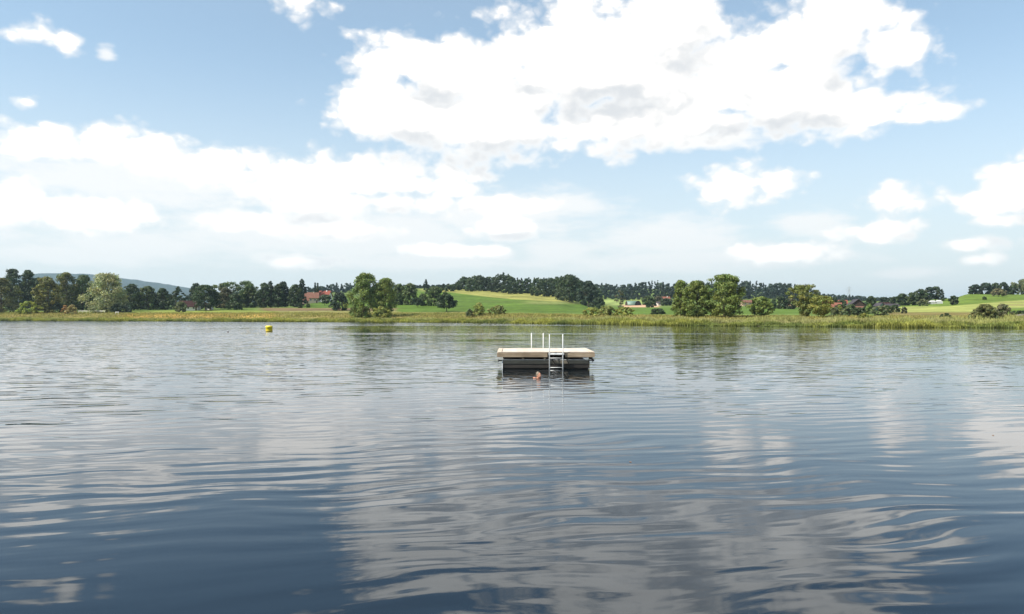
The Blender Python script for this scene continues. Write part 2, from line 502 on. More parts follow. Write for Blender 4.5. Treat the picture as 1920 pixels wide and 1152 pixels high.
lines = np.sin((X * .35 + Yw) * .55 + 2.5 * wob) * np.sin((X * .8 - Yw) * .021 + 1.3)
C *= (1 + .13 * lines * np.clip((tg - 80) / 30, 0, 1))[..., None]
C = np.clip(C, .01, .8)

nr, nc = X.shape
idx = np.arange(nr * nc).reshape(nr, nc)
q0 = idx[:-1, :]; q1 = idx[1:, :]
fc = np.stack([q0, np.roll(q0, -1, 1), np.roll(q1, -1, 1), q1], -1).reshape(-1, 4)

m_ground, q, b = material('meadow_ground', .95)
at_ = q.n('ShaderNodeAttribute'); at_.attribute_name = 'tint'
p = q.n('ShaderNodeNewGeometry').outputs['Position']
n = q.noise(p, .35, 6, .65)
nf = q.noise(q.v('MULTIPLY', p, (.25, .06, .2)), 1.0, 3, .6)
f = q.m('MULTIPLY_ADD', q.m('SUBTRACT', n, .5), 1.1, q.m('MULTIPLY_ADD', q.m('SUBTRACT', nf, .5), .6, 1.0))
q.put(b.inputs['Base Color'], q.v('SCALE', at_.outputs['Color'], s=f))
b.inputs['Specular IOR Level'].default_value = .1
me = np_mesh('meadow_ground', np.stack([X, Yw, Zg], -1).reshape(-1, 3), fc, m_ground, C.reshape(-1, 3), True)
tag(link('ground', me), kind='structure')

# far wooded ridge on the left
RP = [-700, -300, 0, 60, 85, 115, 150, 185, 215, 245, 275, 305, 325, 333, 342, 356, 380, 430, 520, 700]
RR = [575, 556, 538, 528, 520, 516, 515.5, 518, 523, 525.5, 530, 535, 540, 543.5, 541, 542, 549, 560, 572, 584]
rp = np.linspace(-700, 700, 300); cross = np.linspace(-1, 1, 40)
PP, CC = np.meshgrid(rp, cross)
YY = 5600 + CC * 1500
top = CH + (HZ - np.interp(PP, RP, RR)) * 5600 / F
XX = (PP - 960) / F * 5600 + CC * 200
ZZ = 5 + top * np.cos(CC * math.pi / 2) ** 1.3
ZZ += (hash_noise(XX / 90, YY / 90, 3) - .5) * 14 + (hash_noise(XX / 35, YY / 35, 4) - .5) * 9
i2 = np.arange(PP.size).reshape(PP.shape)
fr = np.stack([i2[:-1, :-1], i2[:-1, 1:], i2[1:, 1:], i2[1:, :-1]], -1).reshape(-1, 4)
m_ridge = plain('ridge_forest', (.022, .040, .032), .95, .5, .02)
me = np_mesh('far_ridge', np.stack([XX, YY, ZZ], -1).reshape(-1, 3), fr, m_ridge, None, True)
tag(link('hill', me), kind='structure')

# ------------------------------------------------------------------ water
m_water, q, b = material('lake_water', .03)
p = q.n('ShaderNodeNewGeometry').outputs['Position']
x_, y_, z_ = q.sep(p)
warp = q.v('SCALE', q.v('SUBTRACT', q.noise(p, .34, 1, .5, 'Color'), (.5, .5, .5)), s=1.15)
pw = q.v('ADD', p, warp)
amp1 = q.smooth(q.noise(p, .11, 1, .5), .32, .66, .35, 1.35)
amp2 = q.smooth(q.noise(q.v('ADD', p, (31., 7., 0.)), .16, 1, .5), .35, .65, .25, 1.4)
WAVES = [(.72, 101, .0125, 1), (.60, 108, .0110, 2), (.52, 94, .0080, 1), (.86, 113, .0085, 2), (.40, 88, .0055, 2), (.30, 104, .0040, 1), (1.5, 116, .0050, 2), (.65, 130, .0045, 1), (.21, 97, .0035, 2), (.16, 110, .0030, 1)]
s1 = s2 = None
for lam, deg, slope, g in WAVES:
    k = 2 * math.pi / lam
    d = (math.cos(math.radians(deg)), math.sin(math.radians(deg)))
    ph = q.v('DOT_PRODUCT', pw, (d[0] * k, d[1] * k, 0))
    w = q.v('SCALE', (d[0] * slope * 1.15, d[1] * slope * 1.15, 0.), s=q.m('COSINE', q.m('ADD', ph, lam * 37)))
    if g == 1: s1 = w if s1 is None else q.v('ADD', s1, w)
    else: s2 = w if s2 is None else q.v('ADD', s2, w)
slopes = q.v('ADD', q.v('SCALE', s1, s=amp1), q.v('SCALE', s2, s=amp2))
slopes = q.v('SCALE', slopes, s=q.smooth(y_, 6., 22., .78, 1.08))   # lee of the near bank
# wind ripples: none close by, growing outwards, in patches and lanes
rip = q.v('SUBTRACT', q.noise(q.v('MULTIPLY', p, (1.5, 3.2, 1)), 1.0, 2, .55, 'Color'), (.5, .5, .5))
rip = q.v('MULTIPLY', rip, (.6, 1., 0.))
rip2 = q.v('MULTIPLY', q.v('SUBTRACT', q.noise(q.v('MULTIPLY', p, (.45, .9, 1)), 1.0, 1, .5, 'Color'), (.5, .5, .5)), (.6, 1., 0.))
lane = q.noise(q.v('MULTIPLY', p, (.012, .055, 1)), 1.0, 2, .5)
wy = q.m('MULTIPLY_ADD', q.m('SUBTRACT', q.noise(q.v('MULTIPLY', p, (.02, .02, 1)), 1.0, 1, .5), .5), 14., y_)
left = q.smooth(q.m('MULTIPLY_ADD', y_, .12, x_), -26., 10., 1., 0.)
base = q.smooth(y_, 11., 48., .0, 1.)
patch = q.smooth(lane, .36, .62, .45, 1.2)
ramt = q.m('MULTIPLY', base, patch)
ramt = q.m('MULTIPLY', ramt, q.m('MULTIPLY_ADD', left, .68, .32))
# sheltered calm water in front of the reeds, crossed by a windy lane and edged by one
xr = q.m('DIVIDE', x_, q.m('MAXIMUM', y_, 1.))
calm = q.m('MULTIPLY', q.smooth(wy, 108., 116.), q.smooth(wy, 178., 192., 1., 0.))
calm = q.m('MULTIPLY', calm, q.smooth(xr, -.30, -.20))
ramt = q.m('MULTIPLY', ramt, q.m('MULTIPLY_ADD', calm, -.82, 1.0))
lee = q.m('MULTIPLY', q.m('MULTIPLY', q.smooth(wy, 48., 70.), q.smooth(wy, 186., 196., 1., 0.)), q.m('MULTIPLY', q.smooth(xr, -.27, -.20), q.smooth(xr, .40, .48, 1., 0.)))
ramt = q.m('MULTIPLY', ramt, q.m('MULTIPLY_ADD', lee, -.55, 1.0))
lane2 = q.m('MULTIPLY', q.smooth(wy, 99., 102.), q.smooth(wy, 106., 109., 1., 0.))
edge_l = q.smooth(wy, 184., 200.)
ramt = q.m('ADD', ramt, q.m('ADD', q.m('MULTIPLY', lane2, .9), q.m('MULTIPLY', edge_l, .8)))
slopes = q.v('ADD', slopes, q.v('SCALE', rip, s=q.m('MULTIPLY', ramt, .36)))
slopes = q.v('ADD', slopes, q.v('SCALE', rip2, s=q.m('MULTIPLY', ramt, .14)))
# added constant lean of the normals: rippled water mirrors higher, brighter sky
slopes = q.v('ADD', slopes, q.v('SCALE', (0., .058, 0.), s=q.m('MULTIPLY', q.m('MINIMUM', ramt, 1.), q.m('MULTIPLY_ADD', left, .75, .25))))
# rings spreading from the swimmer
SW = ((1008 - 960) / F * 30.3, 30.3)
rv = q.v('SUBTRACT', p, (SW[0] - .25, SW[1], 0.))
rl = q.v('LENGTH', rv)
ring = q.m('MULTIPLY', q.m('COSINE', q.m('MULTIPLY', rl, 13.)), q.m('MULTIPLY', q.smooth(rl, .1, .5), q.smooth(rl, .4, 3.2, .07, 0.)))
slopes = q.v('ADD', slopes, q.v('SCALE', q.v('NORMALIZE', rv), s=ring))
nrm = q.v('NORMALIZE', q.v('MULTIPLY_ADD', slopes, (-1., -1., 0.), (0., 0., 1.)))
fres = q.n('ShaderNodeFresnel'); fres.inputs['IOR'].default_value = 1.60; q.put(fres.inputs['Normal'], nrm)
body = q.n('ShaderNodeBsdfDiffuse'); body.inputs['Color'].default_value = (.0012, .0040, .0065, 1)
# painted tint: reflections are coloured bluer and dimmer at steeper views
tint = q.mix(q.smooth(fres.outputs[0], .16, .64), (.61, .68, .755, 1), (.96, .98, 1., 1))
glo = q.n('ShaderNodeBsdfGlossy'); q.put(glo.inputs['Color'], tint); glo.inputs['Roughness'].default_value = .004; q.put(glo.inputs['Normal'], nrm)
mxw = q.n('ShaderNodeMixShader'); q.put(mxw.inputs[0], fres.outputs[0]); q.put(mxw.inputs[1], body.outputs[0]); q.put(mxw.inputs[2], glo.outputs[0])
m_water.node_tree.nodes.remove(b)
q.put([n_ for n_ in m_water.node_tree.nodes if n_.type == 'OUTPUT_MATERIAL'][0].inputs[0], mxw.outputs[0])
g_ = 24
xs = np.linspace(-1400, 1400, g_); ys = np.linspace(-700, 1400, g_)
gx, gy = np.meshgrid(xs, ys)
i3 = np.arange(g_ * g_).reshape(g_, g_)
me = np_mesh('lake', np.stack([gx, gy, gx * 0], -1).reshape(-1, 3), np.stack([i3[:-1, :-1], i3[:-1, 1:], i3[1:, 1:], i3[1:, :-1]], -1).reshape(-1, 4), m_water)
tag(link('water', me), kind='structure')

# ------------------------------------------------------------------ trees and bushes
PAL = {
    'dk': (.050, .074, .032), 'dk2': (.036, .056, .034), 'ol': (.135, .14, .048), 'ye': (.165, .16, .042),
    'wl': (.30, .31, .16), 'mg': (.080, .112, .038), 'lg': (.165, .22, .058), 'gg': (.125, .145, .068),
    'br': (.095, .092, .05), 'yg': (.235, .26, .065), 'al': (.150, .190, .046), 'gold': (.195, .205, .046), 'or': (.32, .17, .055),
    'tan': (.34, .28, .12),
}
PROF = {   # height share -> radius share, foot of the crown
    'round': ([0, .15, .4, .7, .9, 1], [.55, .88, 1, .86, .55, .15], .14),
    'full': ([0, .2, .45, .7, .9, 1], [.78, .97, 1, .86, .55, .15], .0),
    'tall': ([0, .2, .45, .7, .9, 1], [.70, .95, 1, .88, .62, .28], .04),
    'conifer': ([0, .2, .45, .7, .9, 1], [.95, .85, .62, .38, .16, .04], .03),
    'poplar': ([0, .2, .45, .7, .9, 1], [.62, .92, 1, .86, .55, .12], .03),
    'willow': ([0, .15, .4, .65, .88, 1], [.80, 1, .98, .84, .60, .25], .0),
    'airy': ([0, .2, .45, .7, .9, 1], [.40, .75, 1, .92, .65, .25], .16),
    'vase': ([0, .2, .45, .7, .9, 1], [.30, .42, .72, 1, .85, .35], .06),
    'bush': ([0, .2, .45, .7, .9, 1], [.86, 1, .97, .78, .50, .20], .0),
    'dome': ([0, .1, .35, .7, .9, 1], [.75, .98, 1, .80, .48, .15], .22),
}
def crown_arrays(rng, Wd, H, style, n, leaf, col, gap=0.0, var=.28):
    hs, rs, zb = PROF[style]
    n = int(n * 2.3)
    K = int(np.clip(n / 60, 14, 130) * (1 - .45 * gap))
    s = ((np.arange(K) + rng.random(K)) / K) ** .9
    ang = np.arange(K) * 2.39996 + rng.normal(size=K) * .5
    lump = 1 + .22 * np.sin(ang * 2 + rng.random() * 6) + .14 * np.sin(ang * 3 + s * 5 + rng.random() * 6)
    rad = np.interp(s, hs, rs) * lump
    fr_ = np.sqrt(rng.random(K) * .8 + .2)
    R = Wd / 2
    # leave room for the clump itself
    rc = .5 * math.sqrt(Wd * H) * rng.uniform(.20, .34, K) * (0.7 if style in ('conifer', 'poplar') else 1.0)
    if style in ('conifer', 'poplar'): rc *= .30 + .75 * np.interp(s, hs, rs)
    rc = np.minimum(rc, R * .62) * (1 - .25 * gap) * (26 / max(K, 26)) ** .2
    rho = np.maximum(rad * R - rc * .75, 0) * fr_
    zc = H * (zb + s * (1 - zb))
    zc = np.clip(zc, rc * .6, H - rc * .55)
    cen = np.stack([rho * np.cos(ang), rho * np.sin(ang), zc], -1)
    wgt = rc ** 2; wgt /= wgt.sum()
    ci = rng.choice(K, n, p=wgt)
    d = rng.normal(size=(n, 3)); d[:, 2] = d[:, 2] * .9 + .25
    d /= np.linalg.norm(d, axis=1, keepdims=True)
    rr_ = rc[ci] * (rng.random(n) ** .35) * rng.uniform(.8, 1.12, n)
    flat = np.array((1., 1., .62 if style in ('conifer', 'dome') else .8))
    pos = cen[ci] + d * rr_[:, None] * flat
    if style == 'willow':
        pos[:, 2] -= (rng.random(n) ** 2) * rc[ci] * .8
    pos[:, 2] = np.clip(pos[:, 2], .05 + rng.random(n) * .3, None)
    # true size
    sc = Wd / (np.percentile(pos[:, 0], 99.7) - np.percentile(pos[:, 0], .3))
    pos[:, :2] *= sc; pos[:, 0] -= (np.percentile(pos[:, 0], 99) + np.percentile(pos[:, 0], 1)) / 2
    pos[:, 2] *= H / np.percentile(pos[:, 2], 99.8)
    nrm = d * 1.0 + rng.normal(size=(n, 3)) * .38
    nrm /= np.linalg.norm(nrm, axis=1, keepdims=True)
    a = np.cross(nrm, rng.normal(size=(n, 3))); a /= np.linalg.norm(a, axis=1, keepdims=True)
    b_ = np.cross(nrm, a)
    L = leaf * rng.uniform(.7, 1.35, n)[:, None]
    v = np.stack([pos - a * L, pos + b_ * L * .62, pos + a * L, pos - b_ * L * .62], 1).reshape(-1, 3)
    v[:, 2] = np.maximum(v[:, 2], .02)
    f_ = np.arange(n * 4).reshape(n, 4)
    # leaf colour: clump to clump and leaf to leaf
    cb = 1 + rng.normal(size=K) * .16
    lb = cb[ci] * (1 + rng.normal(size=n) * var)
    hue = rng.normal(size=n) * .06 + (rng.normal(size=K) * .07)[ci]
    c_ = np.array(col)[None] * np.clip(lb, .4, 2.0)[:, None]
    c_ = c_ * np.stack([1 + hue, np.ones(n), 1 - hue * .5], -1)
    return v, f_, np.repeat(np.clip(c_, .004, .6), 4, 0)

def trunk_mesh(rng, H, Wd, style, parent, name='trunk'):
    mb = MB()
    if style == 'bush':
        for k in range(4):
            a = rng.random() * 6.28
            mb.tube([(.06 * Wd * math.cos(a), .06 * Wd * math.sin(a), -.2), (.14 * Wd * math.cos(a), .14 * Wd * math.sin(a), H * .35), (.24 * Wd * math.cos(a), .24 * Wd * math.sin(a), H * .68)], [.05 + .01 * H, .035 + .006 * H, .02], 6)
        return mb.build('stem', M_BARK, parent)
    r0 = max(.12, H * .021)
    bx_, by_ = rng.normal() * .02 * H, rng.normal() * .02 * H
    top = .92 if style in ('conifer', 'poplar') else .72
    mb.tube([(0, 0, -.4), (0, 0, .15 * H), (bx_, by_, .45 * H), (bx_ * 1.5, by_ * 1.5, top * H)], [r0 * 1.25, r0, r0 * .62, r0 * .16], 8)
    for k in range(6):
        a = k * 1.05 + rng.random() * .8; z0 = H * (.2 + .07 * k); ln = Wd * (.34 if style not in ('conifer', 'poplar') else .2)
        mb.tube([(bx_ * .5, by_ * .5, z0), (bx_ * .5 + ln * .5 * math.cos(a), by_ * .5 + ln * .5 * math.sin(a), z0 + .1 * H), (bx_ * .5 + ln * math.cos(a), by_ * .5 + ln * math.sin(a), z0 + .24 * H)], [r0 * .45, r0 * .3, r0 * .08], 5)
    return mb.build(name, M_BARK, parent)

NAMEC = {}
def plant(name, label, cat, p0, p1, ytop, Y, style, col, n=1700, leaf=None, gap=0.0, ybase=None, group=None, rgb=None):
    rng = np.random.default_rng(int(p0 * 31 + p1 * 17 + ytop * 7 + Y) & 0xffffff)
    px = (p0 + p1) / 2
    zb = gz(px, Y)
    H = CH + (HZ - ytop) * Y / F - zb
    Wd = (p1 - p0) * Y / F
    H = max(H, .6)
    leaf = leaf * 1.25 if leaf else max(.16, Y * .00105)
    root = empty(name, ((px - 960) / F * Y, Y, zb), 0)
    trunk_mesh(rng, H, Wd, style, root)
    v, f_, c_ = crown_arrays(rng, Wd, H, style, n, leaf, rgb or PAL[col], gap)
    link('crown' if style != 'bush' else 'foliage', np_mesh('crown', v, f_, M_LEAF, c_), root)
    return tag(root, label, cat, group)

T, B = 'tree', 'bush'
PLANTS = [
    # ---- left bank, from the edge of the picture
    ('leafy_tree', 'olive bushy tree cut off by the left picture edge', T, -28, 32, 522, 455, 'full', 'ol', 2200),
    ('leafy_tree', 'tall dark green tree, leftmost of the twin tall crowns', T, 7, 41, 505, 490, 'tall', 'dk', 2000),
    ('leafy_tree', 'tall dark green tree, right one of the twin tall crowns', T, 38, 67, 507, 492, 'tall', 'dk', 2000),
    ('leafy_tree', 'dark low tree between the twin tall trees and the yellowish tree', T, 60, 84, 521, 505, 'full', 'dk', 1300),
    ('leafy_tree', 'yellow olive tree with ragged tiers right of the bright hedge', T, 66, 110, 520, 440, 'tall', 'ye', 2400, None, .3),
    ('leafy_tree', 'olive brown tree just left of the pale willow', T, 107, 144, 512, 475, 'tall', 'ol', 2000, None, .2),
    ('leafy_tree', 'shadowy green tree squeezed against the left flank of the pale willow', T, 136, 174, 516, 485, 'full', 'mg', 2000),
    ('willow_tree', 'big pale silvery willow, palest crown on the left bank', T, 168, 232, 513, 440, 'willow', 'wl', 4200),
    ('leafy_tree', 'dark tree touching the right flank of the pale willow', T, 228, 264, 533, 475, 'full', 'dk', 1500),
    ('leafy_tree', 'dark tree below the blue ridge, second right of the pale willow', T, 258, 298, 537, 480, 'full', 'mg', 1500),
    ('leafy_tree', 'dark green tree below the blue ridge, third right of the pale willow', T, 290, 322, 541, 480, 'full', 'dk', 1400),
    ('leafy_tree', 'pointed dark tree sloping down to the dark roofed house', T, 308, 354, 538, 470, 'conifer', 'dk', 1700),
    ('willow_bush', 'grey green willow bush in front of the white walled house', B, 324, 351, 566, 425, 'bush', 'gg', 1100),
    ('leafy_tree', 'blue green tree rising behind the broad round tree by the white house', T, 355, 380, 532, 520, 'tall', 'dk2', 1300),
    ('leafy_tree', 'broad round dark tree right of the white walled house', T, 361, 409, 535, 445, 'round', 'dk', 2400),
    ('leafy_tree', 'loose high crown with sky gaps, left one above the tree row', T, 399, 424, 532, 545, 'vase', 'mg', 650, None, .5),
    ('leafy_tree', 'loose high crown with sky gaps, middle one above the tree row', T, 416, 448, 529, 550, 'vase', 'mg', 900, None, .5),
    ('leafy_tree', 'loose high crown with sky gaps, right one above the tree row', T, 446, 474, 527, 548, 'vase', 'mg', 800, None, .5),
    ('leafy_tree', 'brownish green rounded tree in the middle of the left tree row', T, 408, 437, 539, 470, 'full', 'br', 1400),
    ('leafy_tree', 'low dark bushy tree standing forward from the left tree row', T, 422, 455, 552, 440, 'full', 'dk', 1400),
    ('leafy_tree', 'dark tree with wide crown in the left tree row', T, 452, 486, 532, 490, 'full', 'mg', 1600),
    ('leafy_tree', 'dark tree with flat top next to the wide crown in the left row', T, 478, 510, 531, 485, 'full', 'dk', 1500),
    ('leafy_tree', 'narrow dark tree with raised top in the left row', T, 499, 517, 528, 492, 'poplar', 'dk2', 1000),
    ('leafy_tree', 'dark tree between the narrow raised top and the dense end trees', T, 510, 535, 533, 488, 'full', 'dk', 1400),
    ('leafy_tree', 'dense dark tree, last but one before the columnar tree', T, 522, 546, 529, 490, 'tall', 'dk2', 1400),
    ('leafy_tree', 'dense dark tree at the left foot of the columnar tree', T, 538, 568, 534, 480, 'full', 'dk', 1500),
    ('columnar_tree', 'slim dark columnar tree beside the red roofed farm', T, 558, 574, 524, 500, 'poplar', 'dk2', 1200),
    ('shrub', 'small dark shrub at the foot of the columnar tree', B, 559, 567, 568, 455, 'bush', 'dk', 300),
    ('shrub', 'tiny round shrub on the lawn below the red roofed farm', B, 574, 581, 570, 460, 'bush', 'mg', 250),
    ('spruce_tree', 'dark spruce between the two red roofs, left of a pair', T, 587, 595, 531, 585, 'conifer', 'dk2', 700),
    ('spruce_tree', 'dark spruce between the two red roofs, right of a pair', T, 592, 600, 531.5, 588, 'conifer', 'dk', 700),
    ('fruit_tree', 'small round fruit tree on the lawn in front of the bright red roof', T, 597, 621, 553, 500, 'dome', 'dk', 900),
    ('leafy_tree', 'round blackish green tree just left of the tall lakeside willow', T, 619, 654, 549, 400, 'full', 'dk2', 2000),
    # ---- lakeside willow group
    ('willow_tree', 'tall light green willow at the water, broadest tree left of the raft', T, 650, 714, 513, 322, 'willow', 'lg', 5200, .27, .2),
    ('leafy_tree', 'upright light green tree leaning on the right of the tall willow', T, 702, 743, 522, 325, 'tall', 'al', 3000, .26, .2),
    ('willow_bush', 'yellow green bush at the feet of the tall willow group', B, 699, 733, 575, 312, 'bush', 'yg', 1300, .2),
    ('leafy_tree', 'mid green tree on the slope, left one beside the tall willow group', T, 733, 762, 533, 485, 'full', 'mg', 1500),
    ('leafy_tree', 'mid green broad tree on the slope right of the willow group', T, 752, 786, 532, 480, 'full', 'mg', 1700),
    ('fruit_tree', 'small umbrella shaped tree with a pool of shade on the green slope', T, 771, 796, 559, 445, 'dome', 'dk', 900),
    ('leafy_tree', 'broad round tree against the top of the green hill', T, 786, 840, 538, 462, 'full', 'mg', 2400),
    ('fruit_tree', 'round dark tree on a bare trunk at the foot of the green hill', T, 819, 856, 552, 385, 'dome', 'dk', 1900),
    ('spruce_tree', 'lone dark spruce on the skyline above the slope trees', T, 792, 807, 525, 690, 'conifer', 'dk2', 900),
    ('willow_bush', 'upright yellow green bush behind the reeds left of the raft', B, 887, 909, 568, 305, 'bush', 'yg', 1100, .22),
    ('willow_bush', 'round yellow green bush behind the reeds left of the raft rails', B, 914, 951, 573, 302, 'bush', 'ol', 1400, .22, 0, None, None, (.20, .22, .07)),
    ('shrub', 'low pale shrub left of the upright yellow green bush', B, 873, 888, 580, 304, 'bush', 'gg', 400, .2),
    # ---- hill wood's outliers and far middle
    ('leafy_tree', 'great rounded dark crown standing out of the hill wood', T, 1040, 1096, 515.5, 585, 'full', 'dk', 2600),
    ('leafy_tree', 'dark crown at the downhill end of the hill wood', T, 1082, 1124, 527, 560, 'full', 'dk2', 1900),
    ('leafy_tree', 'small round dark tree where the hill wood ends', T, 1108, 1134, 558, 540, 'full', 'dk', 900),
    ('willow_bush', 'wide yellowish willow bush right of the raft, leftmost of three', B, 1094, 1128, 577, 265, 'bush', 'yg', 1300, .2),
    ('willow_bush', 'wide yellowish willow bush right of the raft, middle of three', B, 1122, 1158, 574, 262, 'bush', 'ol', 1300, .2, 0, None, None, (.21, .23, .07)),
    ('willow_bush', 'wide yellowish willow bush right of the raft, rightmost of three', B, 1150, 1188, 576, 258, 'bush', 'yg', 1300, .2),
    ('bare_tree', 'thin half bare tree in front of the pale field', T, 1152, 1174, 545, 470, 'vase', 'br', 130, None, .6),
    ('leafy_tree', 'round tree in the fields right of the low green shed', T, 1203, 1231, 555, 640, 'full', 'mg', 1300),
    ('leafy_tree', 'dark tree left of the far orange roof', T, 1226, 1242, 556, 760, 'full', 'br', 800),
    ('leafy_tree', 'dark bushy tree below the far orange roof', T, 1238, 1262, 560, 700, 'full', 'dk', 900),
    ('shrub', 'low dark bush in the green field left of the alders', B, 1219, 1249, 579, 300, 'bush', 'dk', 900, .22),
    # ---- alders on the right bank
    ('alder_tree', 'slim alder at the left end of the tall alder pair', T, 1261, 1293, 526, 236, 'tall', 'al', 2600, .2, .15),
    ('alder_tree', 'broad alder with layered branches right of the raft', T, 1278, 1334, 527, 232, 'tall', 'al', 4200, .2, .15),
    ('alder_tree', 'tallest alder on the right bank', T, 1322, 1394, 515, 228, 'tall', 'al', 5600, .2, .15),
    ('leafy_tree', 'rounded green tree standing alone right of the tallest alder', T, 1406, 1448, 557, 226, 'round', 'lg', 2300, .2),
    ('leafy_tree', 'dark round tree in the field behind the lone rounded tree', T, 1444, 1478, 556, 470, 'full', 'dk', 1300),
    ('leafy_tree', 'brownish dark tree in the field left of the airy tree', T, 1468, 1494, 560, 475, 'full', 'br', 1000),
    ('ash_tree', 'airy yellow green tree with spreading top right of the alders', T, 1480, 1533, 534, 222, 'vase', 'al', 2000, .2, .4, None, None, (.155, .175, .046)),
    ('leafy_tree', 'golden yellow tree in front of the village roofs', T, 1517, 1561, 555, 215, 'airy', 'gold', 2000, .18, .3),
    # ---- village greenery
    ('leafy_tree', 'dark tree behind the golden yellow tree', T, 1540, 1572, 557, 520, 'full', 'dk', 900),
    ('shrub', 'dark bush right of the golden yellow tree', B, 1556, 1582, 577, 235, 'bush', 'gg', 900, .18),
    ('shrub', 'small lime green bush among the dark village bushes', B, 1569, 1580, 573, 262, 'bush', 'yg', 400, .17),
    ('shrub', 'grey green bush below the orange roof', B, 1577, 1600, 576, 245, 'bush', 'gg', 800, .18),
    ('shrub', 'wide dark bush below the big brown gable', B, 1594, 1626, 577, 222, 'bush', 'dk', 1200, .18),
    ('leafy_tree', 'dark tree directly left of the big brown gable', T, 1570, 1590, 563, 440, 'full', 'dk', 700),
    ('leafy_tree', 'dark tree directly right of the big brown gable', T, 1620, 1645, 556, 440, 'full', 'dk', 900),
    ('shrub', 'light green bush right of the pale wall', B, 1622, 1640, 570, 290, 'bush', 'lg', 700, .18),
    ('shrub', 'grey green bush below the teal house', B, 1636, 1662, 574, 250, 'bush', 'gg', 900, .18),
    ('shrub', 'light green low bush at the meadow edge below the village', B, 1610, 1634, 588, 205, 'bush', 'yg', 600, .16),
    ('shrub', 'dark rounded bush in front of the orange roofed house', B, 1560, 1590, 571, 300, 'bush', 'dk', 1000, .2),
    ('shrub', 'mid green bush at the left foot of the big brown gable', B, 1584, 1606, 571, 310, 'bush', 'mg', 900, .2),
    ('shrub', 'dark bush at the right foot of the big brown gable', B, 1616, 1640, 572, 315, 'bush', 'dk', 900, .2),
    ('shrub', 'dark bush hiding the foot of the dark roofed village house', B, 1652, 1676, 573, 320, 'bush', 'mg', 900, .2),
    ('shrub', 'dark bush below the cream wall', B, 1668, 1688, 572, 330, 'bush', 'dk', 600, .2),
    ('leafy_tree', 'dark tree above the teal house roof', T, 1646, 1672, 558, 520, 'full', 'dk2', 800),
    ('leafy_tree', 'dark tree above the cream wall', T, 1666, 1692, 557, 525, 'full', 'dk', 800),
    ('shrub', 'reddish dark shrub in the pale field', B, 1689, 1703, 576, 300, 'bush', 'br', 500, .2),
    ('leafy_tree', 'dark bushy tree at the left end of the marquee trees', T, 1680, 1706, 551, 500, 'full', 'dk', 1000),
    ('leafy_tree', 'dark tree second left of the white marquee', T, 1698, 1722, 549, 495, 'full', 'mg', 1000),
    ('leafy_tree', 'dark domed tree left of the white marquee', T, 1712, 1744, 543, 490, 'full', 'dk', 1500),
    ('shrub', 'low grey green bush at the foot of the domed marquee tree', B, 1722, 1740, 561, 450, 'bush', 'gg', 500, .25),
    ('leafy_tree', 'loose tree above the white marquee, left one', T, 1734, 1752, 539, 560, 'airy', 'dk2', 600, None, .3),
    ('leafy_tree', 'loose tree above the white marquee, right one', T, 1745, 1764, 538, 565, 'airy', 'dk', 700, None, .2),
    ('spruce_tree', 'small pointed tree at the right end of the white marquee', T, 1761, 1772, 543, 560, 'conifer', 'dk2', 500),
    ('leafy_tree', 'dark round bush tree on the grass slope right of the marquee', T, 1779, 1797, 555, 440, 'full', 'dk', 800),
    # ---- hill top at the right
    ('leafy_tree', 'dark hilltop tree, leftmost of the hilltop row', T, 1817, 1838, 534, 585, 'full', 'dk2', 1000),
    ('leafy_tree', 'dark hilltop tree with raised top, second of the hilltop row', T, 1834, 1860, 531, 590, 'full', 'dk2', 1100),
    ('leafy_tree', 'dark hilltop tree in the middle of the hilltop row', T, 1854, 1878, 531, 588, 'full', 'dk', 1100),
    ('leafy_tree', 'dark hilltop tree behind the round brownish tree', T, 1872, 1896, 530, 592, 'full', 'dk2', 1100),
    ('leafy_tree', 'low dark hilltop tree beside the tall tree at the picture edge', T, 1890, 1908, 535, 590, 'full', 'dk', 800),
    ('leafy_tree', 'tall olive hilltop tree cut off by the right picture edge', T, 1898, 1948, 524, 590, 'full', 'gg', 1700),
    ('fruit_tree', 'round brownish tree casting shade on the bright hillside', T, 1860, 1885, 542, 520, 'dome', 'br', 1300, None, 0, None, None, (.13, .125, .06)),
    ('shrub', 'tiny shrub on the hillside below the round brownish tree', B, 1842, 1850, 557, 480, 'bush', 'mg', 200),
    ('willow_bush', 'great rounded olive bush on the right bank', B, 1819, 1872, 571, 190, 'bush', 'gg', 3400, .15, 0, None, None, (.155, .165, .062)),
    ('willow_bush', 'purplish bush merging with the right of the great olive bush', B, 1862, 1893, 570, 192, 'bush', 'br', 1500, .15, .2, None, None, (.14, .14, .072)),
    ('shrub', 'small dark shrub in the meadow left of the great olive bush', B, 1765, 1781, 588, 205, 'bush', 'dk', 500, .15),
    ('shrub', 'dark bush beside the timber at the right picture edge', B, 1899, 1932, 583, 230, 'bush', 'dk', 900, .17),
    # ---- left bank small things
    ('hedge_bush', 'bright yellow green clipped hedge under the twin tall trees', B, 33, 76, 565, 435, 'bush', 'gold', 1300, .3, 0, None, None, (.25, .29, .05)),
    ('shrub', 'rusty orange shrub left of the pale straw coloured shrub', B, 117, 129, 573, 424, 'bush', 'or', 350, .25),
    ('shrub', 'pale straw coloured shrub on the left bank', B, 122, 146, 572, 420, 'bush', 'tan', 800, .25),
    ('shrub', 'dark shrub under the olive brown tree', B, 84, 122, 566, 445, 'bush', 'dk', 900, .3),
    ('shrub', 'dark shrub in the shade of the pale willow', B, 205, 250, 570, 435, 'bush', 'dk2', 900, .3),
]
for a in PLANTS:
    plant(*a)

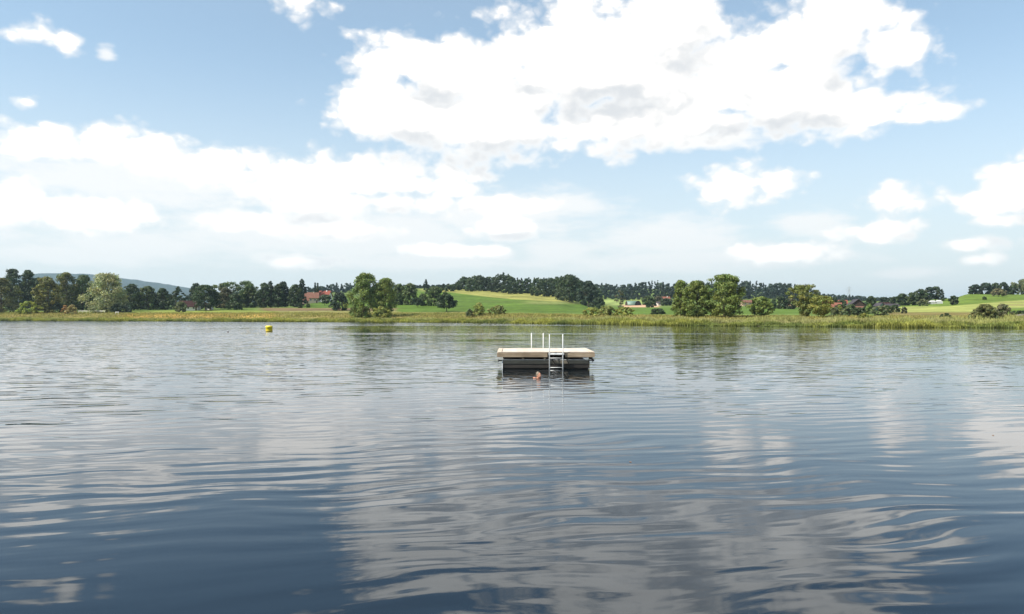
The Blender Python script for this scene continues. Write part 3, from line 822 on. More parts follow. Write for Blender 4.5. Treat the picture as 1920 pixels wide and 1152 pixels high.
# ------------------------------------------------------------------ far woods that read as one mass
def wood_mass(label, spans, rows, col, seed, dens, conif=.4, n=420, wide=(8, 13)):
    """spans: photo columns -> photo row of the tree tops; rows: list of (distance, lowering)"""
    rng = np.random.default_rng(seed)
    P_, R_ = spans
    V, Fa, Cc = [], [], []; off = 0
    for Yr, low in rows:
        px = P_[0]
        while px < P_[-1]:
            Y = Yr + rng.normal() * 14
            wd = rng.uniform(*wide)
            topz = CH + (HZ - (np.interp(px, P_, R_) + low + abs(rng.normal()) * 1.6)) * Y / F
            zb = gz(px, Y)
            h = max(5., topz - zb)
            con = rng.random() < conif
            v, f_, c_ = crown_arrays(rng, wd * (.62 if con else 1.), h, 'conifer' if con else 'full', n, (.00105 * Y), np.array(PAL[col]) * rng.uniform(.75, 1.25) * ((.8, .85, 1.) if con else (1, 1, 1)), 0, .22)
            # foot of crowns hidden in the mass
            v = v + np.array(((px - 960) / F * Y, Y, zb - .3))
            V.append(v); Fa.append(f_ + off); Cc.append(c_); off += len(v)
            px += wd * dens * F / Y
    o = link('wood', np_mesh('wood', np.concatenate(V), np.concatenate(Fa), M_LEAF, np.concatenate(Cc)))
    return tag(o, label, 'wood', kind='stuff')

wood_mass('dark mixed wood crowning the green hill behind the raft',
          ([832, 850, 862, 872, 884, 893, 905, 915, 928, 940, 950, 958, 970, 985, 1005, 1030, 1050, 1062, 1078, 1095, 1112, 1124],
           [533, 531, 524, 518, 519, 514, 516, 519, 516, 510, 512, 517, 521, 520, 520, 519, 518, 516.5, 518, 525, 532, 541]),
          [(690, 2.5), (735, 1), (775, 0)], 'dk', 11, .55, .35)
wood_mass('dark far wood behind the fields right of the hill',
          ([1105, 1128, 1140, 1152, 1165, 1185, 1205, 1226, 1240, 1262, 1290, 1320, 1350],
           [534, 531, 530, 534, 533, 530, 527, 524, 528, 532, 530, 529, 529]),
          [(990, 6), (1060, 2), (1130, 0)], 'dk2', 12, .6, .5, 300, (11, 17))
wood_mass('dark far wood sloping down to the village behind the alders',
          ([1340, 1380, 1400, 1420, 1450, 1480, 1500, 1515, 1530, 1542],
           [529, 526, 525.5, 527, 530, 530.5, 534, 538, 544, 551]),
          [(990, 8), (1060, 3), (1130, 0)], 'dk2', 13, .6, .4, 300, (11, 17))
wood_mass('low far wood line above the village roofs',
          ([1535, 1560, 1580, 1600, 1620, 1650, 1690, 1740], [550, 551, 551.5, 553, 555, 557, 558, 559]),
          [(1250, 2), (1330, 0)], 'dk2', 14, .6, .5, 220, (12, 17))
wood_mass('bluish far wood behind the red roofed farm',
          ([560, 575, 590, 605, 620, 640, 655, 680, 730, 760, 790, 815, 840], [541, 537, 537, 534, 531.5, 530, 530, 531, 533, 534, 535, 534, 533]),
          [(1120, 4), (1200, 0)], 'dk2', 15, .55, .55, 260, (11, 17))
wood_mass('dark undergrowth filling the tree row on the left bank',
          ([-60, 60, 160, 230, 300, 340, 365, 420, 470, 560], [535, 530, 535, 548, 550, 556, 552, 548, 545, 543]),
          [(520, 0), (545, -2)], 'dk2', 16, .6, .1, 420, (9, 14))

# ------------------------------------------------------------------ reeds and sedge
def reeds(name, label, rng, N, t0, t1, h0, h1, w0, w1, tip, foot, p0=-260, p1=2250, clump=1.0, lean=.16, low=(1, 1, 1, 1, 1)):
    px = rng.uniform(p0, p1, N * 2)
    # even density along the bank: weight columns by their metres per pixel
    wgt = shore(px) / 420.0
    px = px[rng.random(N * 2) < wgt * 1.0][:N]; n = len(px)
    t = t0 + (t1 - t0) * rng.random(n)
    Y = shore(px) + t
    Xr = (px - 960) / F * Y
    z = np.maximum(ground(px, Y), -.35)
    c1 = hash_noise(Xr / 3.2, Y / 3.2, 21); c2 = hash_noise(Xr / 11., Y / 6., 22); c3 = hash_noise(Xr / 1.1, Y / 1.1, 23)
    keep = (c1 * .6 + c3 * .4) > .22 * clump
    px, t, Y, Xr, z, c1, c2, c3 = [a[keep] for a in (px, t, Y, Xr, z, c1, c2, c3)]; n = len(px)
    h = (h0 + (h1 - h0) * rng.random(n)) * (.16 + .98 * c1 + .62 * c2)
    h *= np.interp(px, [-300, 200, 600, 900, 1150], low) * .72
    w = w0 + (w1 - w0) * rng.random(n)
    a = rng.random(n) * math.pi
    lx, ly = rng.normal(size=n) * lean * h, rng.normal(size=n) * lean * .8 * h
    ux, uy = np.cos(a) * w, np.sin(a) * w
    b0 = np.stack([Xr - ux * .6, Y - uy * .6, z - .1], -1); b1 = np.stack([Xr + ux * .6, Y + uy * .6, z - .1], -1)
    m0 = np.stack([Xr - ux + lx * .35, Y - uy + ly * .35, z + h * .6], -1); m1 = np.stack([Xr + ux + lx * .35, Y + uy + ly * .35, z + h * .6], -1)
    e0 = np.stack([Xr + lx, Y + ly, z + h], -1)
    v = np.stack([b0, b1, m1, m0, e0], 1).reshape(-1, 3)
    k = np.arange(n)[:, None] * 5
    tri = np.concatenate([k + np.array([[0, 1, 2]]), k + np.array([[0, 2, 3]]), k + np.array([[3, 2, 4]])], 0)
    g = np.clip(hash_noise(Xr / 4.5, Y / 3., 27) * .9 + c2 * .9 - .4 + rng.normal(size=n) * .15, 0, 1)[:, None]
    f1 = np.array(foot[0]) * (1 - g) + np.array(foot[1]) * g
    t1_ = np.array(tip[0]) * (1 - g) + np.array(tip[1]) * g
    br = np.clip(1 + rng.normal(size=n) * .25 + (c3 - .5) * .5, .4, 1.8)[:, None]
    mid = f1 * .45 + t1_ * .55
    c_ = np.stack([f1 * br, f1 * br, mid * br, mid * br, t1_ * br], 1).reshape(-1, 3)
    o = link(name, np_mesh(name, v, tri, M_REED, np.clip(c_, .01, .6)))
    return tag(o, label, 'reeds', kind='stuff')

rng = np.random.default_rng(5)
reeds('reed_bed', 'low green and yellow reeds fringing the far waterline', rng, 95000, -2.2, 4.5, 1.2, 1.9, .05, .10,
      ((.19, .23, .055), (.46, .43, .10)), ((.040, .055, .018), (.23, .24, .05)), lean=.34)  # dark feet colour in the waterline shadow, along with wet stems
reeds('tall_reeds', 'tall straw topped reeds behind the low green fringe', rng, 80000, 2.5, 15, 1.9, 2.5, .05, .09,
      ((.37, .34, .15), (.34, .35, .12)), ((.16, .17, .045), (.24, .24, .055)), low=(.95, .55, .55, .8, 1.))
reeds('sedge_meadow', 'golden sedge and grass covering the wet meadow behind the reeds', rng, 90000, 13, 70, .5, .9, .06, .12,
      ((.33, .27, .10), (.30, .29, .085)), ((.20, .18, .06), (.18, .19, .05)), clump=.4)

# ------------------------------------------------------------------ swimming raft
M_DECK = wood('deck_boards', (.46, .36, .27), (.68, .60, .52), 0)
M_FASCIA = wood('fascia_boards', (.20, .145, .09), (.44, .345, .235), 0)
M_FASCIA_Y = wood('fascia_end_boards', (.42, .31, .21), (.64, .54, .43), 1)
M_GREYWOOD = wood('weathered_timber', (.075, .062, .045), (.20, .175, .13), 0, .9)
M_DARKWOOD = wood('shade_dark_timber', (.012, .010, .008), (.045, .038, .030), 0, .8)  # near-black: the shade under the deck is put into the colour
M_STEEL = plain('galvanised_tube', (.80, .80, .78), .5, .08, 12., .0)
M_BLACK = plain('black_rubber', (.012, .012, .013), .7, .2, 20.)
RX, RY0, RZ = (1023.5 - 960) / F * 35.3, 35.3, 0.0     # front middle of the deck
raft = empty('swimming_raft', (RX, RY0 + 2.05, 0))
tag(raft, 'wooden swimming raft with pale plank deck and two metal ladders', 'raft')
HW, HD, DZ = 2.31, 2.03, .81
def part(name, mat, fn, parent=raft, smooth=False):
    mb = MB(); fn(mb); return mb.build(name, mat, parent, smooth)
# planks run along the raft between the two end boards
pm = MB().box((0, 0, 0), (HW * 2 - .50, .138, .036), None, .006)
pl0 = pm.build('deck_plank', M_DECK, raft)
prng = random.Random(3)
npl = 28
for k in range(npl):
    o = pl0 if k == 0 else link('deck_plank', pl0.data, raft)
    o.location = (prng.uniform(-.012, .012), -HD + .075 + k * (2 * HD - .15) / (npl - 1), DZ - .018 + prng.uniform(-.003, .003))
for sx in (-1, 1):
    part('end_board', M_FASCIA_Y, lambda m: m.box((sx * (HW - .12), 0, DZ - .015), (.21, HD * 2 - .02, .042), None, .008))
notch0, notch1 = (1026.5 - 1023.5) / F * 35.3, (1060 - 1023.5) / F * 35.3
def fas(m, x0, x1, y, h=.205, z=DZ - .15): m.box(((x0 + x1) / 2, y, z), (x1 - x0, .045, h), None, .008)
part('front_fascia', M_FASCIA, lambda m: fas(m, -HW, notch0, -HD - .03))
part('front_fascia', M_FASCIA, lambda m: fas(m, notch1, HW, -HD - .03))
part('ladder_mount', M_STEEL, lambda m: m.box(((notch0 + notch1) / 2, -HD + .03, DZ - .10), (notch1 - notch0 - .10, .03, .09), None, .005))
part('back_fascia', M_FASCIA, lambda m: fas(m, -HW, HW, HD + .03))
for sx in (-1, 1):
    part('side_fascia', M_FASCIA_Y, lambda m: m.box((sx * (HW - .025), 0, DZ - .142), (.045, HD * 2 - .01, .19), None, .008))
for k in range(6):
    part('joist', M_DARKWOOD, lambda m: m.box((-1.85 + k * .74, 0, DZ - .115), (.07, HD * 2 - .16, .14)))
for y in (-1.45, 0, 1.45):
    part('cross_beam', M_DARKWOOD, lambda m: m.box((0, y, DZ - .25), (4.05, .12, .12)))
# floats below: weathered wales on dark pontoon
PW = 2.07
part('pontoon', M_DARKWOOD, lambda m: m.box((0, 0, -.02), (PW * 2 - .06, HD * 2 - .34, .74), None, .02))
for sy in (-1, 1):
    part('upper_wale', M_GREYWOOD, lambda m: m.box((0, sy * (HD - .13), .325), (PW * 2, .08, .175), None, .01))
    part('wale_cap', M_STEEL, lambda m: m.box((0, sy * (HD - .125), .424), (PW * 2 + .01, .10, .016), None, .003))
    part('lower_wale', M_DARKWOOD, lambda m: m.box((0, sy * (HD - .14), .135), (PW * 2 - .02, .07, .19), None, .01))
    for x in (-PW + .012, PW - .012):
        part('corner_post', M_STEEL if x < 0 else M_DARKWOOD, lambda m: m.box((x, sy * (HD - .085), .22), (.035, .03, .42), None, .003))
for x in (-1.07, -.04, 1.0):
    part('deck_support', M_GREYWOOD, lambda m: m.box((x, -HD + .16, .50), (.09, .09, .14)))
    part('deck_support', M_GREYWOOD, lambda m: m.box((x, HD - .16, .50), (.09, .09, .14)))
# black fender brackets on the ends and straps hanging beside the ladder
part('fender_bracket', M_BLACK, lambda m: (m.tube([(PW - .02, -HD + .1, .53), (PW + .10, -HD + .02, .50), (PW + .19, -HD, .38), (PW + .12, -HD + .02, .32)], [.05, .055, .045, .03], 8), m.box((PW + .06, -HD + .02, .40), (.16, .05, .05))))
part('fender_bracket', M_BLACK, lambda m: (m.box((-PW - .08, -HD + .05, .40), (.16, .05, .05)), m.tube([(-PW - .15, -HD + .05, .43), (-PW - .17, -HD + .05, .34)], .03, 8)))
for x0, x1 in ((.30, .45), (.98, 1.10)):
    part('strap', M_BLACK, lambda m: m.tube([(x0, -HD + .05, .50), (x0 + .03, -HD - .10, .38), (x1, -HD - .10, .22), (x1 - .02, -HD - .09, .16)], [.022, .022, .026, .018], 6))
def ladder(xm, y, ztop, rungs, half=.315, out=-1):
    lad = link('ladder', None, raft)
    lad.location = (xm, y, 0)
    for sx in (-1, 1):
        mb = MB(); mb.tube([(sx * half, 0, -.55), (sx * half, 0, ztop - .02), (sx * half, 0, ztop)], [.025, .025, .018], 10); mb.build('rail', M_STEEL, lad, True)
        mb = MB(); mb.box((sx * half, -out * .05, DZ - .10), (.05, .13, .05)); mb.build('bracket', M_BLACK, lad)
    for z in rungs:
        mb = MB(); mb.tube([(-half, 0, z), (half, 0, z)], .014, 8); mb.build('rung', M_STEEL, lad, True)
    mb = MB(); mb.box((0, 0, DZ - .10), (half * 2 - .07, .07, .05), None, .006); mb.build('step', M_STEEL, lad)
    return lad
l1 = ladder((1042.6 - 1023.5) / F * 35.2, -HD - .14, 1.645, (.52, .075, -.35))
l1['label'] = 'front ladder with two bare upright rails and thin rungs'
l2 = ladder((1007.6 - 960) / F * 39.45 - RX, HD + .09, 1.61, (.52, .075, -.35), .312, 1)
l2['label'] = 'rear ladder of which only two upright rails show'

# ------------------------------------------------------------------ people in the water
def skin_material(name, c):
    m, q, b = material(name, .5)
    p = q.n('ShaderNodeTexCoord').outputs['Object']
    n = q.noise(p, 9., 4, .6)
    q.put(b.inputs['Base Color'], q.mix(q.smooth(n, .35, .65), (*c, 1), (c[0] * 1.12, c[1] * .82, c[2] * .75, 1)))
    b.inputs['Subsurface Weight'].default_value = .12
    b.inputs['Subsurface Scale'].default_value = .02
    return m
M_SKIN = skin_material('ruddy_skin', (.56, .29, .19))  # orange-red skin tone
M_SKIN2 = skin_material('tanned_skin', (.42, .21, .14))
M_HAIR = plain('wet_grey_blond_hair', (.20, .155, .11), .6, .35, 40., 0., .002)
M_HAIR2 = plain('dark_hair', (.018, .014, .012), .6, .3, 40.)
M_EYE = plain('eye', (.05, .035, .03), .2, .1, 30.)
M_LIP = plain('lips', (.38, .12, .10), .4, .1, 30.)
M_SUIT = plain('dark_swimsuit', (.02, .022, .03), .6, .2, 20.)

def swimmer(name, label, loc, rz, skin, hair, vox, detail=True):
    """breast stroke, facing +X locally; water at z = 0"""
    root = empty(name, loc, rz)
    mb = MB()
    # head: skull, jaw, nose, ears; eyes at half the head's height
    hc = Vector((.06, 0, .165))
    mb.ball(hc + Vector((-.012, 0, .025)), (.098, .078, .098), 3)
    mb.ball(hc + Vector((.030, 0, -.045)), (.066, .060, .075), 3)
    mb.ball(hc + Vector((.100, 0, -.020)), (.020, .014, .022), 2)
    mb.ball(hc + Vector((.090, 0, .002)), (.014, .011, .028), 2)
    for s in (-1, 1):
        mb.ball(hc + Vector((-.010, s * .079, -.010)), (.018, .009, .030), 2)
        mb.ball(hc + Vector((.062, s * .034, -.030)), (.030, .024, .024), 2)
    mb.ball(hc + Vector((.064, 0, .035)), (.034, .056, .016), 2)
    mb.tube([(.045, 0, .12), (-.01, 0, .03), (-.06, 0, -.06)], [.052, .055, .07], 14)
    # trunk slanting down behind
    mb.tube([(-.04, 0, .00), (-.14, 0, -.06), (-.34, 0, -.14), (-.52, 0, -.21), (-.62, 0, -.26)], [.09, .155, .14, .125, .14], 18)
    for s in (-1, 1):
        sh = Vector((-.09, s * .17, -.015)); elb = Vector((.08, s * .40, -.03)); wr = Vector((.27, s * .50, -.065))
        mb.tube([Vector((-.10, s * .06, -.03)), sh, sh * .5 + elb * .5, elb], [.085, .066, .050, .042], 12)
        mb.tube([elb, elb * .5 + wr * .5, wr], [.044, .040, .028], 12)
        palm = wr + Vector((.07, s * .0, -.008))
        mb.tube([wr, wr + Vector((.035, 0, -.004)), palm + Vector((.015, 0, 0))], [.026, .036, .034], 10)
        for k, ln in enumerate((.070, .080, .074, .056)):
            b0 = palm + Vector((.01, s * (-.030 + .020 * k), 0))
            mb.tube([b0, b0 + Vector((ln * .5, 0, .002)), b0 + Vector((ln, 0, -.010))], [.0095, .009, .0075], 8)
        t0 = wr + Vector((.035, -s * .028, -.004))
        mb.tube([t0, t0 + Vector((.028, -s * .024, 0)), t0 + Vector((.055, -s * .032, -.006))], [.012, .011, .009], 8)
        hip = Vector((-.62, s * .09, -.27)); kn = Vector((-.98, s * .20, -.36)); an = Vector((-1.36, s * .14, -.42))
        mb.tube([hip, hip * .5 + kn * .5, kn], [.095, .078, .058], 12)
        mb.tube([kn, kn * .55 + an * .45, an, an + Vector((-.17, s * .03, -.05))], [.056, .056, .036, .028], 12)
    body = mb.build('body', skin, root, True)
    md = body.modifiers.new('join', 'REMESH'); md.mode = 'VOXEL'; md.voxel_size = vox; md.use_smooth_shade = True
    sm = body.modifiers.new('soft', 'SMOOTH'); sm.factor = .5; sm.iterations = 2
    mb = MB()
    mb.ball(hc + Vector((-.030, 0, .040)), (.098, .086, .098), 3)
    mb.ball(hc + Vector((-.075, 0, -.005)), (.052, .072, .075), 3)
    mb.ball(hc + Vector((-.045, 0, .115)), (.050, .052, .036), 2)
    for k in range(26):
        a = k * 2.4; r_ = .085
        mb.ball(hc + Vector((-.035 + r_ * .8 * math.cos(a) * .8 - .01, r_ * .85 * math.sin(a), .05 + .055 * ((k * 7) % 10) / 10)), .026, 1)
    mb.build('hair', hair, root, True)
    if detail:
        for s in (-1, 1):
            mb = MB(); mb.ball(hc + Vector((.083, s * .032, .006)), (.010, .015, .008), 2); mb.build('eye', M_EYE, root, True)
        mb = MB(); mb.ball(hc + Vector((.086, 0, -.062)), (.013, .026, .009), 2); mb.build('mouth', M_LIP, root, True)
    mb = MB(); mb.tube([(-.20, 0, -.085), (-.34, 0, -.14), (-.52, 0, -.21), (-.62, 0, -.26)], [.168, .152, .137, .152], 18)
    mb.build('swimsuit', M_SUIT, root, True)
    return tag(root, label, 'person')
swimmer('person', 'person with wet grey blond hair swimming in front of the raft', (SW[0], SW[1], -.065), math.radians(-38), M_SKIN, M_HAIR, .007)
FS = at(427.5, 624.5, 112)
swimmer('person', 'far dark haired person swimming left of the yellow buoy', (FS.x, 112, -.06), math.radians(100), M_SKIN2, M_HAIR2, .010)

# ------------------------------------------------------------------ buoy
BY = 121.0
buoy = empty('buoy', ((504.5 - 960) / F * BY, BY, 0))
tag(buoy, 'bright yellow drum shaped buoy floating before the far reeds', 'buoy')
M_YEL = plain('yellow_plastic', (.78, .62, .015), .45, .08, 4.)
M_YELD = plain('dark_yellow_plastic', (.36, .25, .02), .6, .3, 5.)  # darker yellow for the band round the foot
MB().lathe([(.42, -.55), (.50, -.4), (.53, .16), (.53, .62), (.56, .64), (.57, .72), (.55, .86), (.46, .93), (.12, .95)], 28).build('drum', M_YEL, buoy, True)
MB().lathe([(.535, .02), (.545, .03), (.545, .17), (.535, .18)], 28).build('waterline_band', M_YELD, buoy, True)
bl = MB().lathe([(.06, .94), (.06, 1.0), (.03, 1.02)], 12).build('lifting_eye', M_STEEL, buoy, True)

# ------------------------------------------------------------------ leaves adrift on the water
M_DRY = plain('dry_leaf', (.24, .13, .06), .7, .3, 30.)
def leaf_thing(px, py, s, rz, label):
    Y = CH * F / (py - HZ)
    mb = MB()
    pts = [(-1, 0, .03), (-.5, .42, .10), (.2, .46, .09), (1, 0, .16), (.2, -.46, .09), (-.5, -.42, .10), (0, 0, .02)]
    mb.poly([(x * s, y * s, z * s) for x, y, z in pts], [(6, k, (k + 1) % 6) for k in range(6)])
    o = mb.build('drifting_leaf', M_DRY)
    o.location = ((px - 960) / F * Y, Y, .004); o.rotation_euler = (0, 0, rz)
    sl = o.modifiers.new('thickness', 'SOLIDIFY'); sl.thickness = .003
    tag(o, label, 'leaf')
leaf_thing(117, 788, .035, .4, 'tiny brown leaf adrift on the water at the left')
leaf_thing(1862, 817, .035, 1.3, 'tiny brown leaf adrift on the water at the right')
leaf_thing(1182, 867, .03, 2.2, 'tiny pale leaf adrift on the water right of centre')

# ------------------------------------------------------------------ houses and farm things
M_WHITEW = plain('white_render', (.72, .70, .66), .9, .08, .6)
M_CREAM = plain('cream_render', (.62, .50, .37), .9, .08, .6)
M_PINK = plain('pinkish_render', (.55, .38, .30), .9, .1, .6)
M_TEAL = plain('teal_boards', (.10, .27, .28), .8, .15, 1.)
M_BROWN = plain('dark_brown_boards', (.050, .034, .028), .85, .3, 1.)
M_SLATE = plain('dark_slate_roof', (.055, .048, .055), .8, .3, 1.2)
M_REDR = plain('red_tile_roof', (.22, .068, .048), .85, .25, .8)
M_OLDR = plain('old_brown_tile_roof', (.17, .082, .058), .85, .3, .8)
M_ORR = plain('orange_tile_roof', (.19, .078, .052), .85, .25, .8)
M_DKRED = plain('dark_red_roof', (.038, .016, .015), .85, .3, .8)
M_GLASS = plain('window_glass', (.03, .035, .04), .15, .1, 2.)
M_FRAME = plain('window_frame', (.65, .63, .60), .6, .05, 2.)
M_DOOR = plain('door_boards', (.10, .06, .04), .7, .2, 3.)
def house(label, px, Y, w, d, hw, hr, rz, wall, roof, cat='house', name='house', chimney=True, nwin=3, gable=False, sink=.3, z=None, win=True):
    """gable=True turns the gable end to the camera; ridge otherwise runs left-right"""
    zb = gz(px, Y) if z is None else z
    root = empty(name, ((px - 960) / F * Y, Y, zb), rz)
    a, b_ = w / 2, d / 2
    mb = MB()
    if gable:
        mb.poly([(-a, -b_, -sink), (a, -b_, -sink), (a, -b_, hw), (0, -b_, hw + hr), (-a, -b_, hw), (-a, b_, -sink), (a, b_, -sink), (a, b_, hw), (0, b_, hw + hr), (-a, b_, hw)],
                [(0, 1, 2, 3, 4), (5, 9, 8, 7, 6), (0, 5, 6, 1), (1, 6, 7, 2), (2, 7, 8, 3), (3, 8, 9, 4), (4, 9, 5, 0)])
    else:
        mb.poly([(-a, -b_, -sink), (a, -b_, -sink), (a, -b_, hw), (-a, -b_, hw), (-a, b_, -sink), (a, b_, -sink), (a, b_, hw), (-a, b_, hw), (-a, 0, hw + hr), (a, 0, hw + hr)],
                [(0, 1, 2, 3), (4, 7, 6, 5), (0, 3, 8, 7, 4), (1, 5, 6, 9, 2), (2, 9, 8, 3), (6, 7, 8, 9), (0, 4, 5, 1)])
    mb.build('wall', wall, root)
    mb = MB(); th = .22; ov = .7
    span = (a if gable else b_) + ov; ln = (b_ if gable else a) + ov
    drop = hr * span / (a if gable else b_)
    for s in (-1, 1):
        q_ = []
        for zz in (0.02, th + .02):
            q_ += [(0, hw + hr + zz), (s * span, hw + hr - drop + zz)]
        vs = []
        for e in (-ln, ln):
            for (u, zz) in q_:
                vs.append((u, e, zz) if gable else (e, u, zz))
        mb.poly(vs, [(0, 1, 3, 2), (4, 6, 7, 5), (0, 4, 5, 1), (2, 3, 7, 6), (1, 5, 7, 3), (0, 2, 6, 4)])
    ro = mb.build('roof', roof, root)
    if chimney:
        cx = a * .4
        p_ = (0.6, b_ * .3, hw + hr * .9) if gable else (cx, -.3, hw + hr * .95)
        MB().box(p_, (.8, .8, 1.6), None, .04).build('chimney', wall, ro)
    if win:
        for k in range(nwin):
            x = -a + (k + .75) * w / (nwin + .5)
            f_ = MB().box((x, -b_ - .03, hw * .58), (1.15, .10, 1.35), None, .02).build('window', M_FRAME, root)
            MB().box((x, -b_ - .09, hw * .58), (.9, .03, 1.1)).build('pane', M_GLASS, f_)
        MB().box((a * .82 if not gable else 0, -b_ - .04, .95), (1.0, .08, 2.0), None, .02).build('door', M_DOOR, root)
    return tag(root, label, cat)

R = math.radians
# left bank house in the trees
house('low white walled house with a dark red roof among the left trees', 356, 452, 11, 7, 2.6, 3.0, R(8), M_WHITEW, M_DKRED, chimney=False)
house('small pale hut half hidden under the broad round tree', 393, 455, 3.2, 3, 2.4, 1.2, R(-5), M_WHITEW, M_DKRED, 'hut', 'hut', False, 1, win=True)
# farm
house('old brown tiled farmhouse beside the columnar tree', 583, 560, 10.5, 9, 4.0, 3.8, R(14), M_CREAM, M_OLDR, nwin=3)
house('white house with a bright red tiled roof on the lawn', 609, 590, 9, 8, 4.4, 4.0, R(-10), M_WHITEW, M_REDR, nwin=3)
house('small pink annex at the left foot of the old farmhouse', 572, 545, 4.5, 4, 2.6, 1.3, R(14), M_PINK, M_OLDR, 'annex', 'annex', False, 1)
# far middle fields
house('far farmhouse with an orange roof above dark trees', 1248, 800, 8, 7, 4.2, 3.2, R(-6), M_WHITEW, M_ORR, nwin=2)
house('tiny white shed below the far orange roof', 1236, 720, 4.5, 4, 2.4, 1.0, R(4), M_WHITEW, M_SLATE, 'shed', 'shed', False, 1)
house('pinkish field barn behind the lone rounded tree', 1399, 620, 9, 6, 3.0, 1.6, R(10), M_PINK, M_OLDR, 'barn', 'barn', False, 2)
# polytunnel and dark round barn
M_TUNNEL = plain('green_tunnel_sheet', (.13, .21, .165), .5, .1, .8)
def tunnel(label, px, Y, w, ln, h, rz, mat, name, end_mat):
    zb = gz(px, Y)
    root = empty(name, ((px - 960) / F * Y, Y, zb), rz)
    for nm, r0, r1, mt in (('cover', 1.0, .96, mat),):
        mb = MB(); N = 14; vs = []; fs = []
        for e in (-ln / 2, ln / 2):
            for rr0 in (r0, r1):
                for k in range(N + 1):
                    t = math.pi * k / N
                    vs.append((e, math.cos(t) * w / 2 * rr0, math.sin(t) * h * rr0))
        M1 = N + 1
        for k in range(N):
            fs += [(k, k + 1, 2 * M1 + k + 1, 2 * M1 + k), (M1 + k, 3 * M1 + k, 3 * M1 + k + 1, M1 + k + 1), (k, M1 + k, M1 + k + 1, k + 1), (2 * M1 + k, 2 * M1 + k + 1, 3 * M1 + k + 1, 3 * M1 + k)]
        mb.poly(vs, fs); mb.build(nm, mt, root, True)
    for e in (-1, 1):
        mb = MB(); N = 14
        vs = [(e * (ln / 2 - .15), math.cos(math.pi * k / N) * w / 2 * .95, math.sin(math.pi * k / N) * h * .95) for k in range(N + 1)]
        vs += [(x - e * .12, y, z_) for x, y, z_ in vs]
        fs = [tuple(range(N + 1)), tuple(range(2 * N + 1, N, -1))] + [(k, k + 1, N + 2 + k, N + 1 + k) for k in range(N)]
        mb.poly(vs, fs); mb.build('end_wall', end_mat, root)
    return tag(root, label, 'shed')
tunnel('low green arched tunnel shed on the pale field', 1185, 760, 9, 12, 4.2, R(8), M_TUNNEL, 'tunnel_shed', M_BROWN)
tunnel('dark arched shelter open towards the tan field', 1196.5, 752, 6.2, 9, 4.4, R(80), M_BROWN, 'arched_shelter', M_BLACK)  # black end walls paint the shade inside the open arch
# village
house('red roofed house showing left of the golden tree top', 1541, 520, 6, 6, 4.0, 2.4, R(15), M_CREAM, M_REDR, nwin=2)
house('orange roofed house between the golden tree and the brown gable', 1567, 430, 5.2, 5, 2.6, 2.0, R(-22), M_CREAM, M_ORR, nwin=2, chimney=False)
house('small bright red roof behind the orange roofed house', 1580, 470, 4.2, 4, 4.2, 1.8, R(-18), M_PINK, M_REDR, nwin=2, chimney=False)
house('big dark brown gabled barn in the village', 1605, 400, 10.0, 12, 2.2, 4.0, R(-14), M_BROWN, M_SLATE, 'barn', 'barn', True, 3, True)
house('low pale walled outbuilding in front of the brown gable', 1614, 360, 4.2, 4, 1.9, .8, R(5), M_CREAM, M_OLDR, 'outbuilding', 'outbuilding', False, 1)
house('teal boarded house with a dark roof', 1649, 405, 3.0, 4, 2.8, 1.2, R(12), M_TEAL, M_SLATE, nwin=1, chimney=False, gable=True)
house('dark roofed house right of the teal house', 1659, 425, 4, 4, 2.6, 1.3, R(-12), M_PINK, M_DKRED, nwin=2, chimney=False)
house('long low cream building at the right end of the village', 1670, 390, 6.0, 4, 2.2, 1.0, R(5), M_CREAM, M_SLATE, nwin=3, chimney=False)
# white marquee on the slope
M_TENT = plain('white_canvas', (.48, .48, .475), .7, .04, 2.)
def marquee(label, px, Y, w, d, h, rz):
    zb = gz(px, Y)
    root = empty('marquee', ((px - 960) / F * Y, Y, zb), rz)
    a, b_ = w / 2, d / 2
    MB().poly([(-a, -b_, h), (a, -b_, h), (a, b_, h), (-a, b_, h), (-a * .55, 0, h * 1.55), (a * .55, 0, h * 1.55)],
              [(0, 1, 5, 4), (1, 2, 5), (2, 3, 4, 5), (3, 0, 4), (3, 2, 1, 0)]).build('canopy', M_TENT, root)
    MB().box((0, b_ - .1, h * .48), (w - .1, .06, h * .96)).build('back_panel', M_TENT, root)
    MB().box((0, -b_ + .1, h * .45), (w - .2, .06, h * .9)).build('front_panel', M_TENT, root)
    for sx in (-1, 1):
        for sy in (-1, 1):
            MB().tube([(sx * a * .99, sy * b_ * .99, -.2), (sx * a * .99, sy * b_ * .99, h)], .05, 6).build('pole', M_STEEL, root)
    return tag(root, label, 'marquee')
marquee('long white marquee under the loose trees, left part', 1748.5, 485, 4.2, 3, 1.6, R(4))
marquee('white marquee right beside the long one on the grass slope', 1760, 482, 3.6, 3, 1.6, R(-6))
